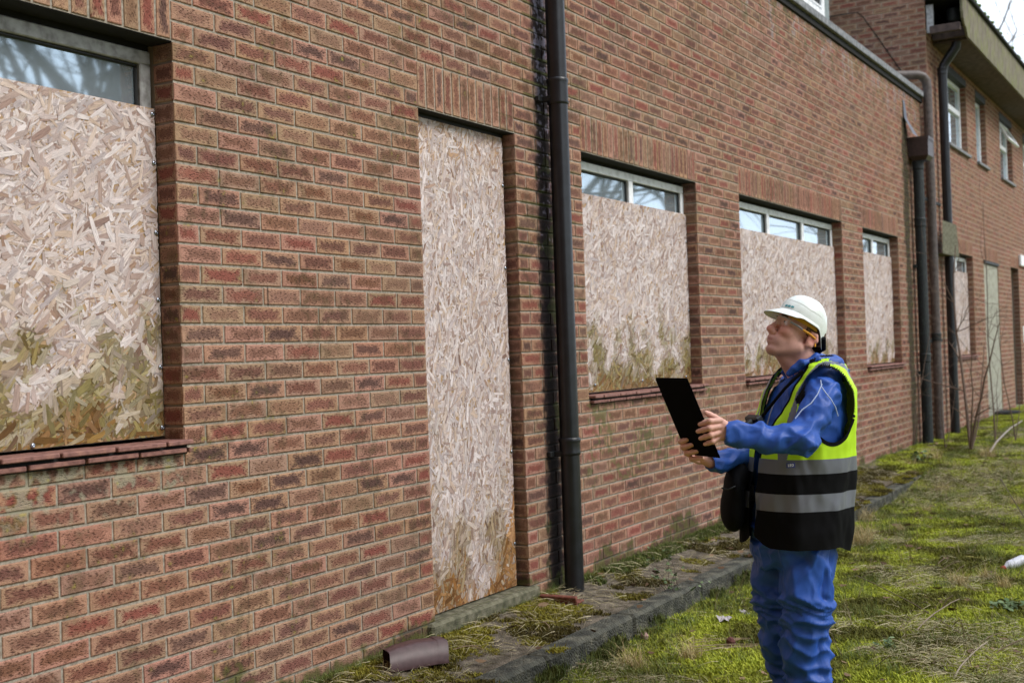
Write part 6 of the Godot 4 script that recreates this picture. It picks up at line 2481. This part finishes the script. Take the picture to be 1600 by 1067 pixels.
	for k in 40:
		var a0 := TAU * k / 40.0
		var a1 := TAU * (k + 1) / 40.0
		if cos(a0) < -0.2: continue
		var y0 := 0.056 + 0.010 * cos(a0)
		hb.quad(H.call(0.026 + cos(a0) * 0.107, y0 - 0.016, sin(a0) * 0.083), H.call(0.026 + cos(a1) * 0.107, y0 - 0.016, sin(a1) * 0.083), H.call(0.026 + cos(a1) * 0.107, y0 + 0.022, sin(a1) * 0.085), H.call(0.026 + cos(a0) * 0.107, y0 + 0.022, sin(a0) * 0.085), H.call(0.026, 0.03, 0))
	put(hb, "headband", mat("headband_yellow", srgb(206, 160, 40), 0.6), helm)
	var hb2 := MB.new()
	hb2.tube([H.call(-0.045, 0.03, 0.078), H.call(-0.075, -0.004, 0.05), H.call(-0.082, -0.010, 0.0), H.call(-0.075, -0.004, -0.05), H.call(-0.045, 0.03, -0.078)], [0.010, 0.012, 0.013, 0.012, 0.010], 8)
	put(hb2, "nape_strap", black, helm)
	var ink := mat("ink_teal", srgb(40, 130, 140), 0.6)
	for k in 3:
		var mk := MB.new()
		var ma := 0.30 + 0.16 * k
		mk.box(Vector3(-0.006, -0.004, -0.0006), Vector3(0.006, 0.004, 0.0006))
		var o := put(mk, "printed_mark", ink, helm)
		var cpos: Vector3 = H.call(0.030 + cos(ma) * 0.111, 0.092, sin(ma) * 0.093)
		var out_n: Vector3 = (HB * Vector3(cos(ma), 0.35, sin(ma))).normalized()
		o.transform = Transform3D(Basis.looking_at(-out_n, hu), cpos + out_n * 0.002)
	# ---- safety glasses ----
	var gl := Node3D.new()
	gl.name = "safety_glasses"
	man.add_child(gl)
	var lens := MB.new()
	for k in 20:
		var t0 := -1.0 + k / 10.0
		var t1 := -1.0 + (k + 1) / 10.0
		var lp := func(t: float, up: float) -> Vector3:
			return H.call(0.150 - 0.040 * t * t, 0.024 + up * (0.019 - 0.006 * t * t) - 0.010 * (1.0 - minf(1.0, absf(t) * 4.0)) * (1.0 if up < 0 else 0.0) * -1.0, t * 0.068)
		lens.quad(lp.call(t0, -1.0), lp.call(t1, -1.0), lp.call(t1, 1.0), lp.call(t0, 1.0), H.call(0.0, 0.02, 0))
	var lm := mat("lens_clear", Color(0.9, 0.93, 0.95, 0.14), 0.03)
	lm.transparency = BaseMaterial3D.TRANSPARENCY_ALPHA
	put(lens, "lens", lm, gl)
	var top := MB.new()
	var tp := []
	var tr := []
	for k in 13:
		var t := -1.0 + k / 6.0
		tp.append(H.call(0.150 - 0.040 * t * t, 0.044 - 0.006 * t * t, t * 0.068))
		tr.append(0.0022)
	top.tube(tp, tr, 6)
	put(top, "brow_bar", mat("brow_clear", srgb(176, 182, 188), 0.2), gl)
	for s in [1.0, -1.0]:
		var am := MB.new()
		am.tube([H.call(0.110, 0.030, s * 0.068), H.call(0.075, 0.026, s * 0.078), H.call(0.045, 0.020, s * 0.079)], [0.006, 0.0045, 0.004], 6)
		put(am, "arm", mat("arm_clear", srgb(150, 152, 154), 0.15), gl)
		var at_ := MB.new()
		at_.tube([H.call(0.052, 0.021, s * 0.079), H.call(0.020, 0.018, s * 0.081), H.call(-0.012, 0.010, s * 0.084), H.call(-0.024, -0.020, s * 0.083)], [0.0055, 0.0055, 0.0040, 0.0035], 6)
		put(at_, "arm_tip", mat("arm_orange", srgb(226, 160, 36), 0.4), gl)
	# ---- vest maker's tag ----
	var vshell := grown(vest_prims, 0.010)
	var tagp := surface_at(1236, 727, vshell, 0.010)
	var tg := Node3D.new()
	tg.name = "vest_tag"
	man.add_child(tg)
	var tq := MB.new()
	tq.box(Vector3(-0.019, -0.010, -0.001), Vector3(0.019, 0.010, 0.001), 0.0005)
	put(tq, "patch", mat("tag_navy", srgb(40, 46, 110), 0.7), tg)
	var tx := TextMesh.new()
	tx.text = "LEO"
	var sf := SystemFont.new()
	sf.font_names = PackedStringArray(["Droid Sans"])
	sf.font_weight = 700
	tx.font = sf
	tx.font_size = 16
	tx.pixel_size = 0.0009
	tx.depth = 0.0006
	var to := MeshInstance3D.new()
	to.name = "tag_lettering"
	to.mesh = tx
	to.material_override = mat("tag_white", srgb(220, 220, 224), 0.7)
	tg.add_child(to)
	to.position = Vector3(0, 0, 0.0016)
	tg.transform = Transform3D(Basis.looking_at(-(left_dir * 0.95 + face_dir * 0.1).normalized(), Vector3.UP), tagp)
	# ---- what he carries ----
	# folder: thin black board held by both long edges
	var fa := P(1015.5, 592, -0.09)
	var fb := P(1064, 593, -0.275)
	var fc := P(1134, 716, -0.275)
	var fd := fa + (fc - fb)
	var ctr := (fa + fc) * 0.5
	var ex := (fb - fa).normalized()
	var ey := (fb - fc)
	ey = (ey - ex * ey.dot(ex)).normalized()
	var ez := ex.cross(ey)
	var fo := thing("folder", "thin black folder held open-handed in front of the person", "folder", ctr)
	fo.transform = Transform3D(Basis(ex, ey, ez), ctr)
	var w := (fb - fa).length()
	var h := (fb - fc).length()
	var f1 := MB.new()
	f1.box(Vector3(-w / 2, -h / 2, -0.006), Vector3(w / 2, h / 2, -0.002), 0.0015)
	var fbk := mat("folder_black", srgb(8, 8, 9), 0.7)
	fbk.metallic_specular = 0.12
	put(f1, "cover", fbk, fo)
	var f2 := MB.new()
	f2.box(Vector3(-w / 2 + 0.004, -h / 2 + 0.004, -0.002), Vector3(w / 2 - 0.004, h / 2 - 0.004, 0.004), 0.0015)
	put(f2, "back_cover", fbk, fo)
	# shoulder bag at his far hip
	var bag := thing("shoulder_bag", "soft black shoulder bag hanging at the person's front hip", "bag", P(1144, 785, 0.02))
	var bc0 := P(1144, 785, 0.02)
	var bprims := [ell(P(1145, 800, 0.02) - bc0, Vector3(0.048, 0.082, 0.10), Basis(rh, Vector3.UP, fh)), ell(P(1147, 765, 0.02) - bc0, Vector3(0.040, 0.09, 0.10), Basis(rh, Vector3.UP, fh)), ell(P(1158, 740, 0.03) - bc0, Vector3(0.03, 0.05, 0.07), Basis(rh, Vector3.UP, fh))]
	var bn := nets(bprims, 0.008, 0.04)
	var bgm := MB.new()
	bgm.smooth(bn[0], bn[1])
	put(bgm, "pouch", black, bag)
	var flap := MB.new()
	var fpts := []
	for k in 7: fpts.append(P(lerpf(1128, 1160, k / 6.0), 762 + 3.0 * sin(k), -0.075 + 0.02 * absf(k - 3.0) / 3.0) - bc0)
	flap.tube(fpts, [0.004, 0.004, 0.004, 0.004, 0.004, 0.004, 0.004], 6)
	put(flap, "flap_edge", plastic, bag)
	# compact camera on a neck strap
	var camb := thing("compact_camera", "small black camera hanging on a neck strap at the person's chest", "camera", P(1180, 658, -0.16))
	var cm := MB.new()
	var cxf := Transform3D(Basis(left_dir, 0.5) * Basis(-face_dir, Vector3.UP, left_dir).orthonormalized(), Vector3.ZERO)
	cm.hexa(Vector3(-0.016, -0.024, -0.045), Vector3(0.016, 0.024, 0.045), 0.006, cxf)
	put(cm, "camera_body", plastic, camb)
	var cl := MB.new()
	cl.lathe([Vector2(0.021, 0.0), Vector2(0.021, 0.022), Vector2(0.016, 0.025), Vector2(0.001, 0.021)], 20, cxf * Transform3D(Basis(Vector3(0, 0, 1), PI / 2), Vector3(-0.016, 0, 0.0)))
	put(cl, "lens_barrel", plastic, camb)
	var stp := MB.new()
	var sp := []
	var sr := []
	for q in [[1190, 652], [1200, 640], [1212, 625], [1226, 608], [1242, 592], [1256, 580]]:
		sp.append(surface_at(q[0], q[1], vshell + suit_shell, 0.006) - camb.position)
		sr.append(0.0065)
	stp.tube(sp, sr, 6)
	put(stp, "neck_strap", black, camb)

func w_in(e: int, ne: int) -> bool:
	return e >= ne + 6
